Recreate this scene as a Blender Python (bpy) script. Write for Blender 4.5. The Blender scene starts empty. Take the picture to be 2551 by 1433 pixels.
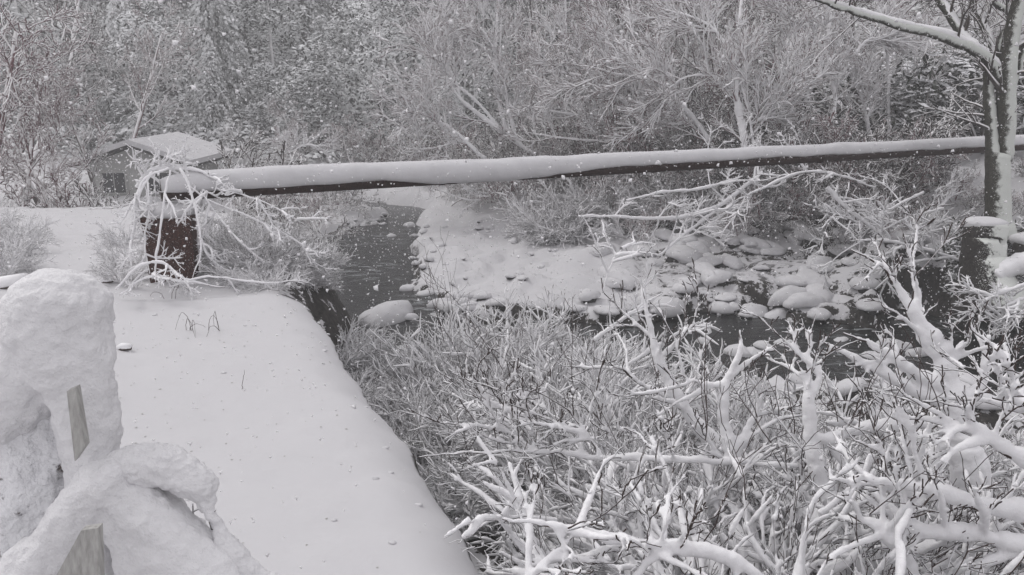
import bpy, math, random
import numpy as np
from mathutils import Vector

random.seed(7); rng = np.random.default_rng(7)
SC = bpy.context.scene
COL = SC.collection
R = math.radians

# ------------------------------------------------------------------ camera
CAM_H, PITCH, FPX = 6.5, R(13.8), 2100.0
cam_d = bpy.data.cameras.new('camera'); cam = bpy.data.objects.new('camera', cam_d); COL.objects.link(cam)
cam.location = (0, 0, CAM_H); cam.rotation_euler = (R(90) - PITCH, 0, 0)
cam_d.sensor_width = 36; cam_d.lens = 36 * FPX / 2551
cam_d.clip_start = 0.05; cam_d.clip_end = 1500
SC.camera = cam
# ------------------------------------------------------------------ world, sun, exposure
W = bpy.data.worlds.new('World'); SC.world = W; W.use_nodes = True
nt = W.node_tree; bg = nt.nodes['Background']
sky = nt.nodes.new('ShaderNodeTexSky'); sky.sky_type = 'NISHITA'; sky.sun_disc = False
SUN_EL, SUN_ROT = R(52), R(-60)
sky.sun_elevation = SUN_EL; sky.sun_rotation = SUN_ROT
sky.air_density = 2.0; sky.dust_density = 6.0; sky.ozone_density = 1.0
hs = nt.nodes.new('ShaderNodeHueSaturation'); hs.inputs['Saturation'].default_value = 0.10
mg = nt.nodes.new('ShaderNodeMixRGB'); mg.blend_type = 'MIX'; mg.inputs[0].default_value = 0.65
mg.inputs[2].default_value = (7.1, 6.9, 7.2, 1)          # the even grey of falling snow cloud
nt.links.new(sky.outputs[0], hs.inputs['Color']); nt.links.new(hs.outputs[0], mg.inputs[1])
nt.links.new(mg.outputs[0], bg.inputs['Color']); bg.inputs['Strength'].default_value = 0.115
sd = bpy.data.lights.new('sun', 'SUN'); sun = bpy.data.objects.new('sun', sd); COL.objects.link(sun)
sd.energy = 1.0; sd.angle = R(16); sd.color = (1, .985, .96)
sun.rotation_euler = (R(90) - SUN_EL, 0, -SUN_ROT + math.pi)
SC.view_settings.view_transform = 'Standard'; SC.view_settings.look = 'None'
SC.view_settings.gamma = 1; SC.view_settings.use_curve_mapping = False
SC.view_settings.exposure = 0.38
SC.render.engine = 'CYCLES'
cy = SC.cycles
cy.max_bounces = 5; cy.diffuse_bounces = 3; cy.glossy_bounces = 2; cy.transmission_bounces = 2; cy.volume_bounces = 1
cy.use_denoising = True
cy.use_adaptive_sampling = True; cy.adaptive_threshold = 0.015

# ------------------------------------------------------------------ pixel <-> world
cp, sp = math.cos(PITCH), math.sin(PITCH)
def ray(px, py):
    a = (px - 1275.5) / FPX; b = -(py - 716.5) / FPX
    return np.array([a, cp + b * sp, -sp + b * cp])          # depth 1 along the view axis
def at_z(px, py, z):
    d = ray(px, py); t = (z - CAM_H) / d[2]
    return (d[0] * t, d[1] * t, z)
def at_d(px, py, depth):
    d = ray(px, py) * depth
    return np.array([d[0], d[1], d[2] + CAM_H])
def proj(x, y, z):
    yy = y * cp - (z - CAM_H) * sp; u = y * sp + (z - CAM_H) * cp
    return 1275.5 + FPX * x / yy, 716.5 - FPX * u / yy

# ------------------------------------------------------------------ noise in numpy
_perm = rng.random((256, 256))
def vnoise(x, y):
    x = np.asarray(x, float); y = np.asarray(y, float)
    xi = np.floor(x).astype(int); yi = np.floor(y).astype(int)
    fx = x - xi; fy = y - yi; fx = fx * fx * (3 - 2 * fx); fy = fy * fy * (3 - 2 * fy)
    g = lambda i, j: _perm[i & 255, j & 255]
    return (g(xi, yi) * (1 - fx) * (1 - fy) + g(xi + 1, yi) * fx * (1 - fy) + g(xi, yi + 1) * (1 - fx) * fy + g(xi + 1, yi + 1) * fx * fy) * 2 - 1
def fbm(x, y, o=3):
    s = 0; a = 1
    for i in range(o): s = s + a * vnoise(x * 2 ** i + 17 * i, y * 2 ** i + 31 * i); a *= .5
    return s
def sstep(a, b, x):
    t = np.clip((x - a) / (b - a), 0, 1); return t * t * (3 - 2 * t)

# ------------------------------------------------------------------ terrain
def poly_sd(poly, x, y):
    """signed distance, positive outside"""
    d = np.full(x.shape, 1e9); ins = np.zeros(x.shape, bool); n = len(poly)
    for i in range(n):
        ax, ay = poly[i]; bx, by = poly[(i + 1) % n]
        ex, ey = bx - ax, by - ay
        t = np.clip(((x - ax) * ex + (y - ay) * ey) / (ex * ex + ey * ey + 1e-9), 0, 1)
        d = np.minimum(d, np.hypot(x - ax - t * ex, y - ay - t * ey))
        c = ((ay > y) != (by > y)) & (x < (bx - ax) * (y - ay) / ((by - ay) + 1e-12) + ax)
        ins ^= c
    return np.where(ins, -d, d)
PLAT = 3.1
river_px = [(870,506),(925,518),(972,534),(940,552),(885,566),(850,585),(812,598),(790,660),(770,720),(770,790),(820,860),(850,930),(905,985),
            (960,970),(1010,905),(1120,900),(1300,905),(1500,915),(1640,935),(1760,968),(1900,985),(2050,990),(2200,1000),(2330,1030),(2480,1075),(2700,1130),
            (3300,1300),(3300,900),(2800,830),(2580,790),(2440,800),(2300,775),(2215,765),(2185,790),(2200,822),(2080,808),(1960,800),(1930,775),(1880,770),(1850,790),(1735,775),
            (1640,800),(1560,815),(1440,805),(1300,800),(1180,805),(1110,800),(1085,780),(1100,748),(1020,722),(1030,690),(1045,645),(1030,610),(1048,560),(1075,528)]
river = [at_z(a, b, 0)[:2] for a, b in river_px]
_far = at_z(1075, 524, 0); 
river += [at_z(1080, 520, 0)[:2], at_z(960, 509, 0)[:2], at_z(900, 499, 0)[:2], (river[0][0] - 12, river[0][1] + 5), (river[0][0] - 12, river[0][1] + 1)]
edge_px = [(1300,1560),(1215,1433),(1140,1300),(1050,1170),(985,1070),(940,980),(890,890),(830,800),(765,735)]
wedge = [at_z(a, b, PLAT)[:2] for a, b in edge_px]
wx = np.array([0.6] + [p[0] for p in wedge] + [-3.9, -5.2, -8, -14, -20]); wy = np.array([-6] + [p[1] for p in wedge] + [17, 21, 23.5, 24.5, 25])
plat_poly = [(0.6, -8)] + list(wedge) + [(-3.9, 16.5), (-5.0, 20), (-7, 22.6), (-9.5, 23.6), (-16, 24.2), (-40, 24.5), (-40, -8)]
ctrl = [(880,550,.25),(1250,600,.45),(1120,700,.3),(1400,570,.7),(1300,540,.9),(1150,560,.4),(1450,640,.5),(1350,740,.3),(1500,760,.35),
        (1600,720,.4),(1900,720,.5),(2100,760,.3),(1800,640,.7),(2000,610,1.0),(1700,560,1.2),(1600,480,2.0),(2000,520,2.1),(2200,590,1.9),
        (2300,480,3.0),(2490,548,3.0),(2551,560,3.0),(2450,690,1.9),(2330,690,.9),(2150,660,.8),(1200,480,1.0)]
C = [at_z(a, b, z) for a, b, z in ctrl]
for a, b, d_ in [(2100,430,29),(2400,420,29),(1800,430,34),(1500,435,38),(1300,450,42),(2250,385,36),(2500,380,33),(1950,385,42),(1600,400,46)]: C.append(tuple(at_d(a, b, d_)))
C += [(-8,51,.9),(-3,46.5,.9),(0,50,1.6),(-6,60,2.8),(-15,60,3.5),(0,62,4.5),(12,60,8),(25,60,13),(-30,60,3),(-20,40,.9),(-12,34,.8),(-9,28,.8),(-30,32,1.0),(-14,28,.9),(-45,40,2),
      (18,52,8),(26,44,7.5),(32,33,7),(24,24,4.2),(18,19,2.6),(20,15,1.2),(30,20,4),(45,45,18),
      (-60,90,14),(-30,90,15),(0,90,18),(30,90,26),(60,90,34),(-80,140,42),(-30,140,48),(30,140,56),(80,140,64),(-30,190,80),(40,190,88),(110,190,90),(-110,190,75),(-80,60,8),(80,60,30),
      (1.5,5,1.9),(3,7,1.5),(5,6,1.6),(8,8,1.2),(2,10,1.0),(6,11,.9),(10,11,.8),(3,13,.5),(7,3,2.0),(12,6,1.5),(3,0,2.4),(16,10,.9),(-1,12,.7),(-2,15,.4),(20,4,2)]
C = np.array(C, float)
def _phi(r): return r
_D = _phi(np.hypot(C[:, None, 0] - C[None, :, 0], C[:, None, 1] - C[None, :, 1])) + np.eye(len(C)) * 0.05
_A = np.block([[_D, np.c_[np.ones(len(C)), C[:, :2]]], [np.c_[np.ones(len(C)), C[:, :2]].T, np.zeros((3, 3))]])
_S = np.linalg.solve(_A, np.r_[C[:, 2], 0, 0, 0])
# mounds where stones lie buried in the bars
mrng = np.random.default_rng(3)
mounds = []
for (x0, y0, x1, y1, n, rr) in [(1480,600,2180,800,170,.42),(1050,560,1450,780,150,.34),(1700,560,2350,680,80,.5),(1000,780,1250,850,16,.5),(2200,560,2500,760,30,.5)]:
    for _ in range(n):
        p = at_z(mrng.uniform(x0, x1), mrng.uniform(y0, y1), .4); s = rr * mrng.uniform(.35, 1.2)
        mounds.append((p[0], p[1], s, s * mrng.uniform(.3, .6)))
for _ in range(150):                                              # lumps in the near bank under the shrubs
    s = mrng.uniform(.25, .7); mounds.append((mrng.uniform(0, 13), mrng.uniform(4, 15), s, s * mrng.uniform(.3, .6)))
for _ in range(160):
    s = mrng.uniform(.4, 1.3); mounds.append((mrng.uniform(2, 22), mrng.uniform(24, 50), s, s * mrng.uniform(.2, .4)))
def terrain(x, y):
    x = np.atleast_1d(np.asarray(x, float)); y = np.atleast_1d(np.asarray(y, float)); sh = x.shape
    x = x.ravel(); y = y.ravel()
    z = _S[-3] + _S[-2] * x + _S[-1] * y
    for i in range(len(C)): z = z + _S[i] * _phi(np.hypot(x - C[i, 0], y - C[i, 1]))
    dist = np.hypot(x, y)
    z = z + fbm(x * .35, y * .35, 4) * (.14 + .004 * dist)
    m = np.zeros_like(z)
    for (a, b, s, h) in mounds:
        k = (np.abs(x - a) < 1.2 * s) & (np.abs(y - b) < 1.2 * s)
        if k.any():
            q = ((x[k] - a) ** 2 + (y[k] - b) ** 2) / (s * s)
            m[k] = np.maximum(m[k], h * np.sqrt(np.clip(1 - q, 0, 1)) ** .8)
    z = z + m
    wob = fbm(x * 1.3, y * 1.3, 3) * .22
    d = poly_sd(river, x, y) + wob
    k = sstep(-.45, .5, d)
    zz = -.45 * (1 - k) + np.maximum(z, .10 + .05 * np.clip(d, 0, 4)) * k
    # the raised embankment on the near left with its rounded snow lip
    e = -poly_sd(plat_poly, x, y) + fbm(x * .6, y * .6, 2) * .09 + fbm(x * 2.2 + 5, y * 2.2, 2) * .03 + .14 * sstep(11, 5, y)
    lip = 1 - np.clip(1 - (e + .02) / .75, 0, 1) ** 2.6
    back = sstep(19.5, 22.5, y)
    top = PLAT - .34 * (1 - lip) + .07 * fbm(x * .3, y * .3, 2) + .016 * fbm(x * 1.1, y * 3.0, 3) + .012 * np.clip(fbm(x * 3.1, y * 3.1, 2) - .5, 0, 1) + .010 * fbm(x * 2.4, y * 2.4, 2) - .06 * np.clip(x + 4, -4, 0) * 0
    top = top + .012 * np.sin(y * 7 + 2.5 * fbm(x * .5, y * .5, 2)) * (.5 + .5 * vnoise(x * .8, y * .8))
    top = top + .10 * np.exp(-((x + 3.5) ** 2 / 3 + (y - 12.8) ** 2 / 1.2))
    kk = sstep(-.28, 0.0, e)
    kk2 = sstep(-1.5, 0.1, e) * sstep(12.6, 15, y)                  # past the pier the side is a brushy slope, not a wall
    kk = np.maximum(kk, kk2 * .98)
    zz = zz * (1 - kk) + np.maximum(top, PLAT - .5) * kk
    return zz.reshape(sh)
def ground(x, y): return float(terrain(x, y)[0])
def hit(px, py, t0=3.0, t1=150):
    d = ray(px, py); t = np.geomspace(t0, t1, 700)
    x, y, z = d[0] * t, d[1] * t, d[2] * t + CAM_H
    g = terrain(x, y); k = np.where(z < g)[0]
    i = k[0] if len(k) else len(t) - 1
    return float(x[i]), float(y[i]), float(g[i])

# ------------------------------------------------------------------ materials
MATS = {}
def new_mat(name):
    m = bpy.data.materials.new(name); m.use_nodes = True; MATS[name] = m
    n = m.node_tree.nodes; l = m.node_tree.links; b = n['Principled BSDF']
    return m, n, l, b
def coords(n, l, scale=1.0, kind='Object'):
    tc = n.new('ShaderNodeTexCoord'); mp = n.new('ShaderNodeMapping'); l.new(tc.outputs[kind], mp.inputs[0])
    mp.inputs['Scale'].default_value = (scale,) * 3 if not isinstance(scale, tuple) else scale
    return mp.outputs[0]
def noise(n, l, vec, s, det=4, rough=.6):
    t = n.new('ShaderNodeTexNoise'); t.inputs['Scale'].default_value = s; t.inputs['Detail'].default_value = det; t.inputs['Roughness'].default_value = rough
    l.new(vec, t.inputs['Vector']); return t.outputs['Fac']
def ramp(n, l, fac, stops):
    r = n.new('ShaderNodeValToRGB'); l.new(fac, r.inputs[0]); e = r.color_ramp.elements
    while len(e) < len(stops): e.new(.5)
    for i, (p, c) in enumerate(stops): e[i].position = p; e[i].color = (*c, 1) if len(c) == 3 else c
    return r.outputs[0]
def bump(n, l, h, strength, dist, b):
    k = n.new('ShaderNodeBump'); k.inputs['Strength'].default_value = strength; k.inputs['Distance'].default_value = dist
    l.new(h, k.inputs['Height']); l.new(k.outputs[0], b.inputs['Normal']); return k
def math_(n, l, op, a, b=None, c=None, clamp=False):
    m = n.new('ShaderNodeMath'); m.operation = op; m.use_clamp = clamp
    for i, v in enumerate((a, b, c)):
        if v is None: continue
        if isinstance(v, (int, float)): m.inputs[i].default_value = v
        else: l.new(v, m.inputs[i])
    return m.outputs[0]
SNOW_A, SNOW_B = (.86, .855, .87), (.76, .755, .77)
def snow_mat(name='snow', bs=.25, fine=60.0, ca=None, cb=None):
    m, n, l, b = new_mat(name); v = coords(n, l)
    f = noise(n, l, v, 2.2, 5); l.new(ramp(n, l, f, [(.3, cb or SNOW_B), (.65, ca or SNOW_A)]), b.inputs['Base Color'])
    b.inputs['Roughness'].default_value = .75; b.inputs['Specular IOR Level'].default_value = .15
    h = math_(n, l, 'ADD', noise(n, l, v, fine, 3), math_(n, l, 'MULTIPLY', noise(n, l, v, 7, 3), 1.6))
    bump(n, l, h, bs, .02, b); return m
def dusted(name, dark_a, dark_b, lo, hi, wind=(0.15, -0.25, 0.95), nscale=9.0, amp=.5, grain=30.0, rough=.85, snow=(.78, .78, .80), bs=.5, rnd=0.0, speck=0.0):
    """bark, stone or leaf with snow lying where the surface faces the wind and sky"""
    m, n, l, b = new_mat(name); v = coords(n, l)
    g = n.new('ShaderNodeNewGeometry'); d = n.new('ShaderNodeVectorMath'); d.operation = 'DOT_PRODUCT'
    w = Vector(wind).normalized(); d.inputs[1].default_value = tuple(w)
    # geometric facing, seen from the outside on both sides of a leaf
    l.new(g.outputs['Normal'], d.inputs[0])
    f = math_(n, l, 'ADD', d.outputs['Value'], math_(n, l, 'MULTIPLY', math_(n, l, 'SUBTRACT', noise(n, l, v, nscale, 4), .5), amp * 2))
    if rnd:
        oi = n.new('ShaderNodeObjectInfo'); f = math_(n, l, 'ADD', f, math_(n, l, 'MULTIPLY', math_(n, l, 'SUBTRACT', oi.outputs['Random'], .5), rnd * 2))
    if speck:
        f = math_(n, l, 'ADD', f, math_(n, l, 'MULTIPLY', ramp(n, l, noise(n, l, v, 55, 2, .5), [(.60, (0, 0, 0)), (.66, (1, 1, 1))]), speck))
    mr = n.new('ShaderNodeMapRange'); mr.interpolation_type = 'SMOOTHSTEP'; l.new(f, mr.inputs[0]); mr.inputs[1].default_value = lo; mr.inputs[2].default_value = hi
    dk = ramp(n, l, noise(n, l, v, grain, 4), [(.3, dark_a), (.7, dark_b)])
    mx = n.new('ShaderNodeMixRGB'); l.new(mr.outputs[0], mx.inputs[0]); l.new(dk, mx.inputs[1]); mx.inputs[2].default_value = (*snow, 1)
    l.new(mx.outputs[0], b.inputs['Base Color']); b.inputs['Roughness'].default_value = rough; b.inputs['Specular IOR Level'].default_value = .2
    bump(n, l, math_(n, l, 'ADD', noise(n, l, v, grain, 3), math_(n, l, 'MULTIPLY', mr.outputs[0], .6)), bs, .02, b)
    return m
snow = snow_mat('snow', .25, 60)
snow_crust = snow_mat('snow_crust', .45, 110, (.76, .755, .77), (.66, .655, .67))
snow_dimmed = snow_mat('snow_dimmed', .18, 25, (.60, .595, .61), (.53, .525, .54))  # same snow, colour dimmed to even out its lighting against twig snow
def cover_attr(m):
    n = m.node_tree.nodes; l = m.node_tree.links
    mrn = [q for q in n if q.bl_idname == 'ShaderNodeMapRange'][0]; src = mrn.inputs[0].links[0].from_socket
    at = n.new('ShaderNodeAttribute'); at.attribute_name = 'gap_shade_wet'  # swaps snow for dark ground: painted gap shade and real wet edges
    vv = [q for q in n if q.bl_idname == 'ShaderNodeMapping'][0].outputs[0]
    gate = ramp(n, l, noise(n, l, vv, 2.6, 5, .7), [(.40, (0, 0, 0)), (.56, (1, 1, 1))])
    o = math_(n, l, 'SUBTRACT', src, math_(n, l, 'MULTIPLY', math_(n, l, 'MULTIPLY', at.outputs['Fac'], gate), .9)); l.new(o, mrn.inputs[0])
ground_m = dusted('snowy_ground', (.012, .011, .011), (.06, .055, .05), .38, .58, wind=(0, 0, 1), nscale=2.3, amp=.22, grain=12, snow=(.53, .525, .54), bs=.2)  # snow colour dimmed here so open ground matches the less lit twigs
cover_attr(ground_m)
rock_m = dusted('wet_rock', (.008, .008, .009), (.05, .048, .046), .55, .8, wind=(0, 0, 1), nscale=5, amp=.35, grain=9)
bark_near = dusted('near_bark', (.035, .026, .024), (.09, .065, .058), .25, .6, nscale=20, amp=.3, grain=60)
bark_bare = new_mat('bare_twig')[0]; bark_bare.node_tree.nodes['Principled BSDF'].inputs['Base Color'].default_value = (.045, .03, .028, 1); bark_bare.node_tree.nodes['Principled BSDF'].inputs['Roughness'].default_value = .8
bark_mauve = dusted('mauve_twig', (.05, .028, .028), (.20, .085, .095), -.02, .28, nscale=1.2, amp=.35, grain=8, snow=(.84, .83, .84), rnd=.18)
bark_grey = dusted('grey_bark', (.04, .034, .032), (.09, .075, .068), .0, .32, nscale=1.2, amp=.35, grain=10, snow=(.84, .83, .84), rnd=.18)
trunk_right = dusted('plastered_bark', (.012, .011, .009), (.06, .058, .045), -.05, .40, wind=(.72, -.45, .45), nscale=7, amp=.7, grain=25, snow=(.58, .60, .57), speck=.35)
stump_m = dusted('stump_bark', (.008, .007, .007), (.045, .04, .036), .12, .35, wind=(.8, -.25, .55), nscale=10, amp=.6, grain=20, snow=(.68, .70, .67), speck=.5)
needle = dusted('far_needles', (.012, .016, .013), (.05, .058, .05), .02, .60, nscale=.5, amp=.5, grain=3, snow=(.80, .81, .82), rnd=.28)
leaf_m = dusted('evergreen_leaf', (.006, .009, .005), (.028, .036, .020), .55, .9, nscale=5, amp=.4, grain=8)
bamboo = dusted('pale_trunk', (.16, .15, .145), (.34, .32, .31), .0, .5, wind=(-.6, -.6, .3), nscale=6, amp=.5, grain=12)
rust = dusted('rusty_steel', (.007, .004, .004), (.050, .024, .020), .9, 1.2, nscale=10, amp=.35, grain=40, speck=.9)
concrete = dusted('dark_concrete', (.012, .005, .004), (.10, .045, .035), .80, 1.1, wind=(.1, -.5, .8), nscale=16, amp=.4, grain=30, speck=.45)
snag_m = dusted('snag_bark', (.035, .028, .026), (.22, .19, .175), .25, .62, wind=(.3, -.7, .65), nscale=26, amp=.8, grain=34, bs=.9)
strip_m, n_, l_, b_ = new_mat('weathered_strip')
l_.new(ramp(n_, l_, noise(n_, l_, coords(n_, l_, (30, 30, 3)), 4, 4), [(.3, (.25, .245, .235)), (.7, (.42, .415, .40))]), b_.inputs['Base Color']); b_.inputs['Roughness'].default_value = .8
wall_m = dusted('render_wall', (.34, .34, .335), (.44, .44, .43), .8, 1.2, wind=(0, 0, 1), nscale=3, amp=.3, grain=4)
glass_m, n_, l_, b_ = new_mat('dark_glass'); b_.inputs['Base Color'].default_value = (.02, .022, .025, 1); b_.inputs['Roughness'].default_value = .1
water_m, n_, l_, b_ = new_mat('river_water')
v_ = coords(n_, l_)
b_.inputs['Roughness'].default_value = .14; b_.inputs['IOR'].default_value = 1.33; b_.inputs['Specular IOR Level'].default_value = .5
mu_ = n_.new('ShaderNodeTexNoise'); mu_.inputs['Scale'].default_value = 2.2; mu_.inputs['Detail'].default_value = 6; mu_.inputs['Roughness'].default_value = .65; mu_.inputs['Distortion'].default_value = .8
mp2 = n_.new('ShaderNodeMapping'); mp2.inputs['Scale'].default_value = (.7, 1.7, 1); mp2.inputs['Rotation'].default_value = (0, 0, R(20)); l_.new(v_, mp2.inputs[0]); l_.new(mp2.outputs[0], mu_.inputs['Vector'])
foam_sel = noise(n_, l_, v_, .28, 2)
fm = math_(n_, l_, 'MULTIPLY', ramp(n_, l_, mu_.outputs['Fac'], [(.52, (0, 0, 0)), (.70, (1, 1, 1))]), ramp(n_, l_, foam_sel, [(.47, (0, 0, 0)), (.60, (1, 1, 1))]))
bedc = ramp(n_, l_, noise(n_, l_, v_, 3.2, 4), [(.35, (.006, .007, .008)), (.65, (.026, .027, .025))])
mx_ = n_.new('ShaderNodeMixRGB'); l_.new(fm, mx_.inputs[0]); l_.new(bedc, mx_.inputs[1]); mx_.inputs[2].default_value = (.34, .36, .37, 1); l_.new(mx_.outputs[0], b_.inputs['Base Color'])
h_ = math_(n_, l_, 'ADD', mu_.outputs['Fac'], math_(n_, l_, 'MULTIPLY', noise(n_, l_, v_, 14, 3), .4))
bump(n_, l_, h_, .55, .06, b_)

# ------------------------------------------------------------------ object helpers
def mesh_np(name, V, F, mat, smooth=True):
    """F: list of face index arrays of equal width per block"""
    me = bpy.data.meshes.new(name)
    V = np.asarray(V, np.float32); blocks = F if isinstance(F, list) else [F]
    blocks = [np.asarray(b, np.int32) for b in blocks if len(b)]
    me.vertices.add(len(V)); me.vertices.foreach_set('co', V.ravel())
    tot = sum(b.size for b in blocks); npoly = sum(len(b) for b in blocks)
    me.loops.add(tot); me.polygons.add(npoly)
    me.loops.foreach_set('vertex_index', np.concatenate([b.ravel() for b in blocks]))
    sizes = np.concatenate([np.full(len(b), b.shape[1], np.int32) for b in blocks])
    me.polygons.foreach_set('loop_start', np.r_[0, np.cumsum(sizes)[:-1]].astype(np.int32))
    me.polygons.foreach_set('loop_total', sizes)
    me.polygons.foreach_set('use_smooth', np.full(npoly, smooth))
    me.update(calc_edges=True); me.validate()
    me.materials.append(mat); return me
def link(name, me, parent=None, loc=None):
    o = bpy.data.objects.new(name, me); COL.objects.link(o)
    if parent is not None: o.parent = parent
    if loc is not None: o.location = loc
    return o
def tag(o, label=None, cat=None, group=None, kind=None):
    if label: o['label'] = label
    if cat: o['category'] = cat
    if group: o['group'] = group
    if kind: o['kind'] = kind
    return o
def empty(name, loc, label, cat, group=None):
    o = bpy.data.objects.new(name, None); COL.objects.link(o); o.location = loc; o.empty_display_size = .2
    return tag(o, label, cat, group)
def copy_thing(src, loc, rz, s, label=None, group=None, tilt=(0, 0)):
    c = src.copy(); COL.objects.link(c); c.location = loc; c.rotation_euler = (tilt[0], tilt[1], rz); c.scale = (s,) * 3 if not isinstance(s, tuple) else s
    if label: c['label'] = label
    if group: c['group'] = group
    for ch in src.children:
        k = ch.copy(); COL.objects.link(k); k.parent = c
        for g in ch.children:
            q = g.copy(); COL.objects.link(q); q.parent = k
    return c

def tubes(lines, sides=4, squash=1.0, cap=True):
    """lines: [(points(n,3), radii(n))] -> V, [quads, tris]"""
    VV, Q, T = [], [], []; base = 0
    ang = np.linspace(0, 2 * math.pi, sides, endpoint=False) + math.pi / 4
    ca, sa = np.cos(ang), np.sin(ang)
    k = np.arange(sides); k2 = (k + 1) % sides
    for P, r in lines:
        n = len(P)
        t = np.gradient(P, axis=0); t /= (np.linalg.norm(t, axis=1, keepdims=True) + 1e-9)
        up = np.array([0, 0, 1.0]) if abs(t[:, 2]).mean() < .8 else np.array([0, 1.0, 0])
        a = np.cross(t, up); a /= (np.linalg.norm(a, axis=1, keepdims=True) + 1e-9)
        b = np.cross(a, t)
        V = P[:, None, :] + r[:, None, None] * (ca[None, :, None] * a[:, None, :] + squash * sa[None, :, None] * b[:, None, :])
        VV.append(V.reshape(-1, 3))
        i = (np.arange(n - 1) * sides)[:, None] + base
        Q.append(np.stack([i + k, i + k2, i + sides + k2, i + sides + k], -1).reshape(-1, 4))
        if cap and sides > 3:
            e = base + (n - 1) * sides
            for s0 in (base, e):
                idx = s0 + k
                T.append(np.stack([np.full(sides - 2, idx[0]), idx[1:-1], idx[2:]], -1) if s0 == e else np.stack([np.full(sides - 2, idx[0]), idx[2:], idx[1:-1]], -1))
        base += n * sides
    return np.concatenate(VV), [np.concatenate(Q)] + ([np.concatenate(T)] if T else [])
def tube_mesh(name, lines, mat, sides=4, squash=1.0, cap=True):
    V, F = tubes(lines, sides, squash, cap); return mesh_np(name, V, F, mat)

_tex = {}
def fused(name, V, F, voxel, amp, scale, mat, amp2=0.0, smooth=2):
    """snow bridged over where branches meet: one voxel surface, roughened"""
    me = mesh_np(name, V, F, mat); o = bpy.data.objects.new(name, me); COL.objects.link(o)
    m = o.modifiers.new('r', 'REMESH'); m.mode = 'VOXEL'; m.voxel_size = voxel; m.use_smooth_shade = True
    if smooth: m = o.modifiers.new('s', 'SMOOTH'); m.iterations = smooth; m.factor = .5
    for a, sc in ((amp, scale), (amp2, scale * .3)):
        if not a: continue
        if sc not in _tex: _tex[sc] = bpy.data.textures.new('clods', 'CLOUDS'); _tex[sc].noise_scale = sc; _tex[sc].noise_depth = 3
        m = o.modifiers.new('d', 'DISPLACE'); m.texture = _tex[sc]; m.strength = a * 2; m.mid_level = .5; m.texture_coords = 'LOCAL'
    dg = bpy.context.evaluated_depsgraph_get(); out = bpy.data.meshes.new_from_object(o.evaluated_get(dg)); out.name = name
    bpy.data.objects.remove(o); bpy.data.meshes.remove(me)
    if not len(out.materials): out.materials.append(mat)
    out.polygons.foreach_set('use_smooth', np.ones(len(out.polygons), bool)); return out
def joined(parts):
    """[(V, [faces])] -> one V, faces by width"""
    VV = []; FF = {}; b = 0
    for V, F in parts:
        VV.append(V)
        for f in F: FF.setdefault(f.shape[1], []).append(f + b)
        b += len(V)
    return np.concatenate(VV), [np.concatenate(v) for v in FF.values()]
def unit(v): v = np.asarray(v, float); return v / (np.linalg.norm(v) + 1e-9)
def curve(p, d, L, n, wig, up, g):
    """wandering polyline"""
    pts = [np.array(p, float)]; d = unit(d); st = L / n
    for i in range(n):
        d = unit(d + g.normal(0, wig, 3) + np.array([0, 0, up])); pts.append(pts[-1] + d * st)
    return np.array(pts)
def grow(p, d, L, r, lev, cfg, g, out, parentlev=0):
    """recursive branching; out collects (points, radii, level)"""
    c = cfg[lev]; n = c.get('n', 6)
    P = curve(p, d, L, n, c.get('wig', .12), c.get('up', .02), g)
    rad = np.linspace(r, r * c.get('tip', .35), n + 1)
    out.append((P, rad, lev))
    if lev + 1 >= len(cfg): return
    m = c['kids']; m = int(g.integers(m[0], m[1] + 1))
    for j in range(m):
        t = g.uniform(c.get('from', .2), 1.0); i = min(int(t * n), n - 1); f = t * n - i
        q = P[i] * (1 - f) + P[i + 1] * f; dd = unit(P[i + 1] - P[i])
        s = unit(np.cross(dd, g.normal(0, 1, 3))); a = g.uniform(*c.get('ang', (.5, 1.0)))
        nd = dd * math.cos(a) + s * math.sin(a); nd[2] += c.get('lift', .1)
        nl = L * g.uniform(*c.get('len', (.35, .65))) * (1 - .45 * t)
        grow(q, nd, nl, rad[i] * c.get('rk', .55), lev + 1, cfg, g, out)
def snow_lines(lines, amount, g, minl=0, keep=1.0, lump=.3, far=False):
    """a bank of snow lying along each branch, thicker where the branch runs level"""
    out = []
    for P, r, lev in lines:
        if g.random() > keep: continue
        ln = float(np.linalg.norm(np.diff(P, axis=0), axis=1).sum()); lf = min(1.0, max(.28, ln / .55)); ec = g.uniform(.7, 1.0) if (lev >= 1 and ln > .4) else 1.0
        t = np.gradient(P, axis=0); t /= (np.linalg.norm(t, axis=1, keepdims=True) + 1e-9)
        hor = np.sqrt(np.clip(1 - t[:, 2] ** 2, 0, 1))
        # resample finer for lumps
        n = len(P); m = (n - 1) * (1 if far else 2) + 1; u = np.linspace(0, n - 1, m)
        Pf = np.stack([np.interp(u, np.arange(n), P[:, i]) for i in range(3)], 1)
        rf = np.interp(u, np.arange(n), r); hf = np.interp(u, np.arange(n), hor)
        kn = np.interp(np.linspace(0, 3, m), np.arange(4), 1 + lump * g.normal(0, 1, 4))
        tt = np.linspace(0, 1, m)
        am = amount * (.42 + .58 * hf) * kn.clip(.45, 1.7) * (1.15 - .25 * tt - .72 * tt ** 4) * lf * (1 + .07 * g.normal(0, 1, m))
        R_ = rf * .75 + am
        Pf = Pf[:max(3, int(m * ec))]; R_ = R_[:len(Pf)]; am = am[:len(Pf)]; hf = hf[:len(Pf)]; R_[-1] *= .25
        Pf = Pf + np.array([0, 0, 1.0]) * (am * 1.0 * (0.35 + .65 * hf))[:, None] + np.array([.0, -.12, 0]) * am[:, None]
        out.append((Pf, R_))
    return out

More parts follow.
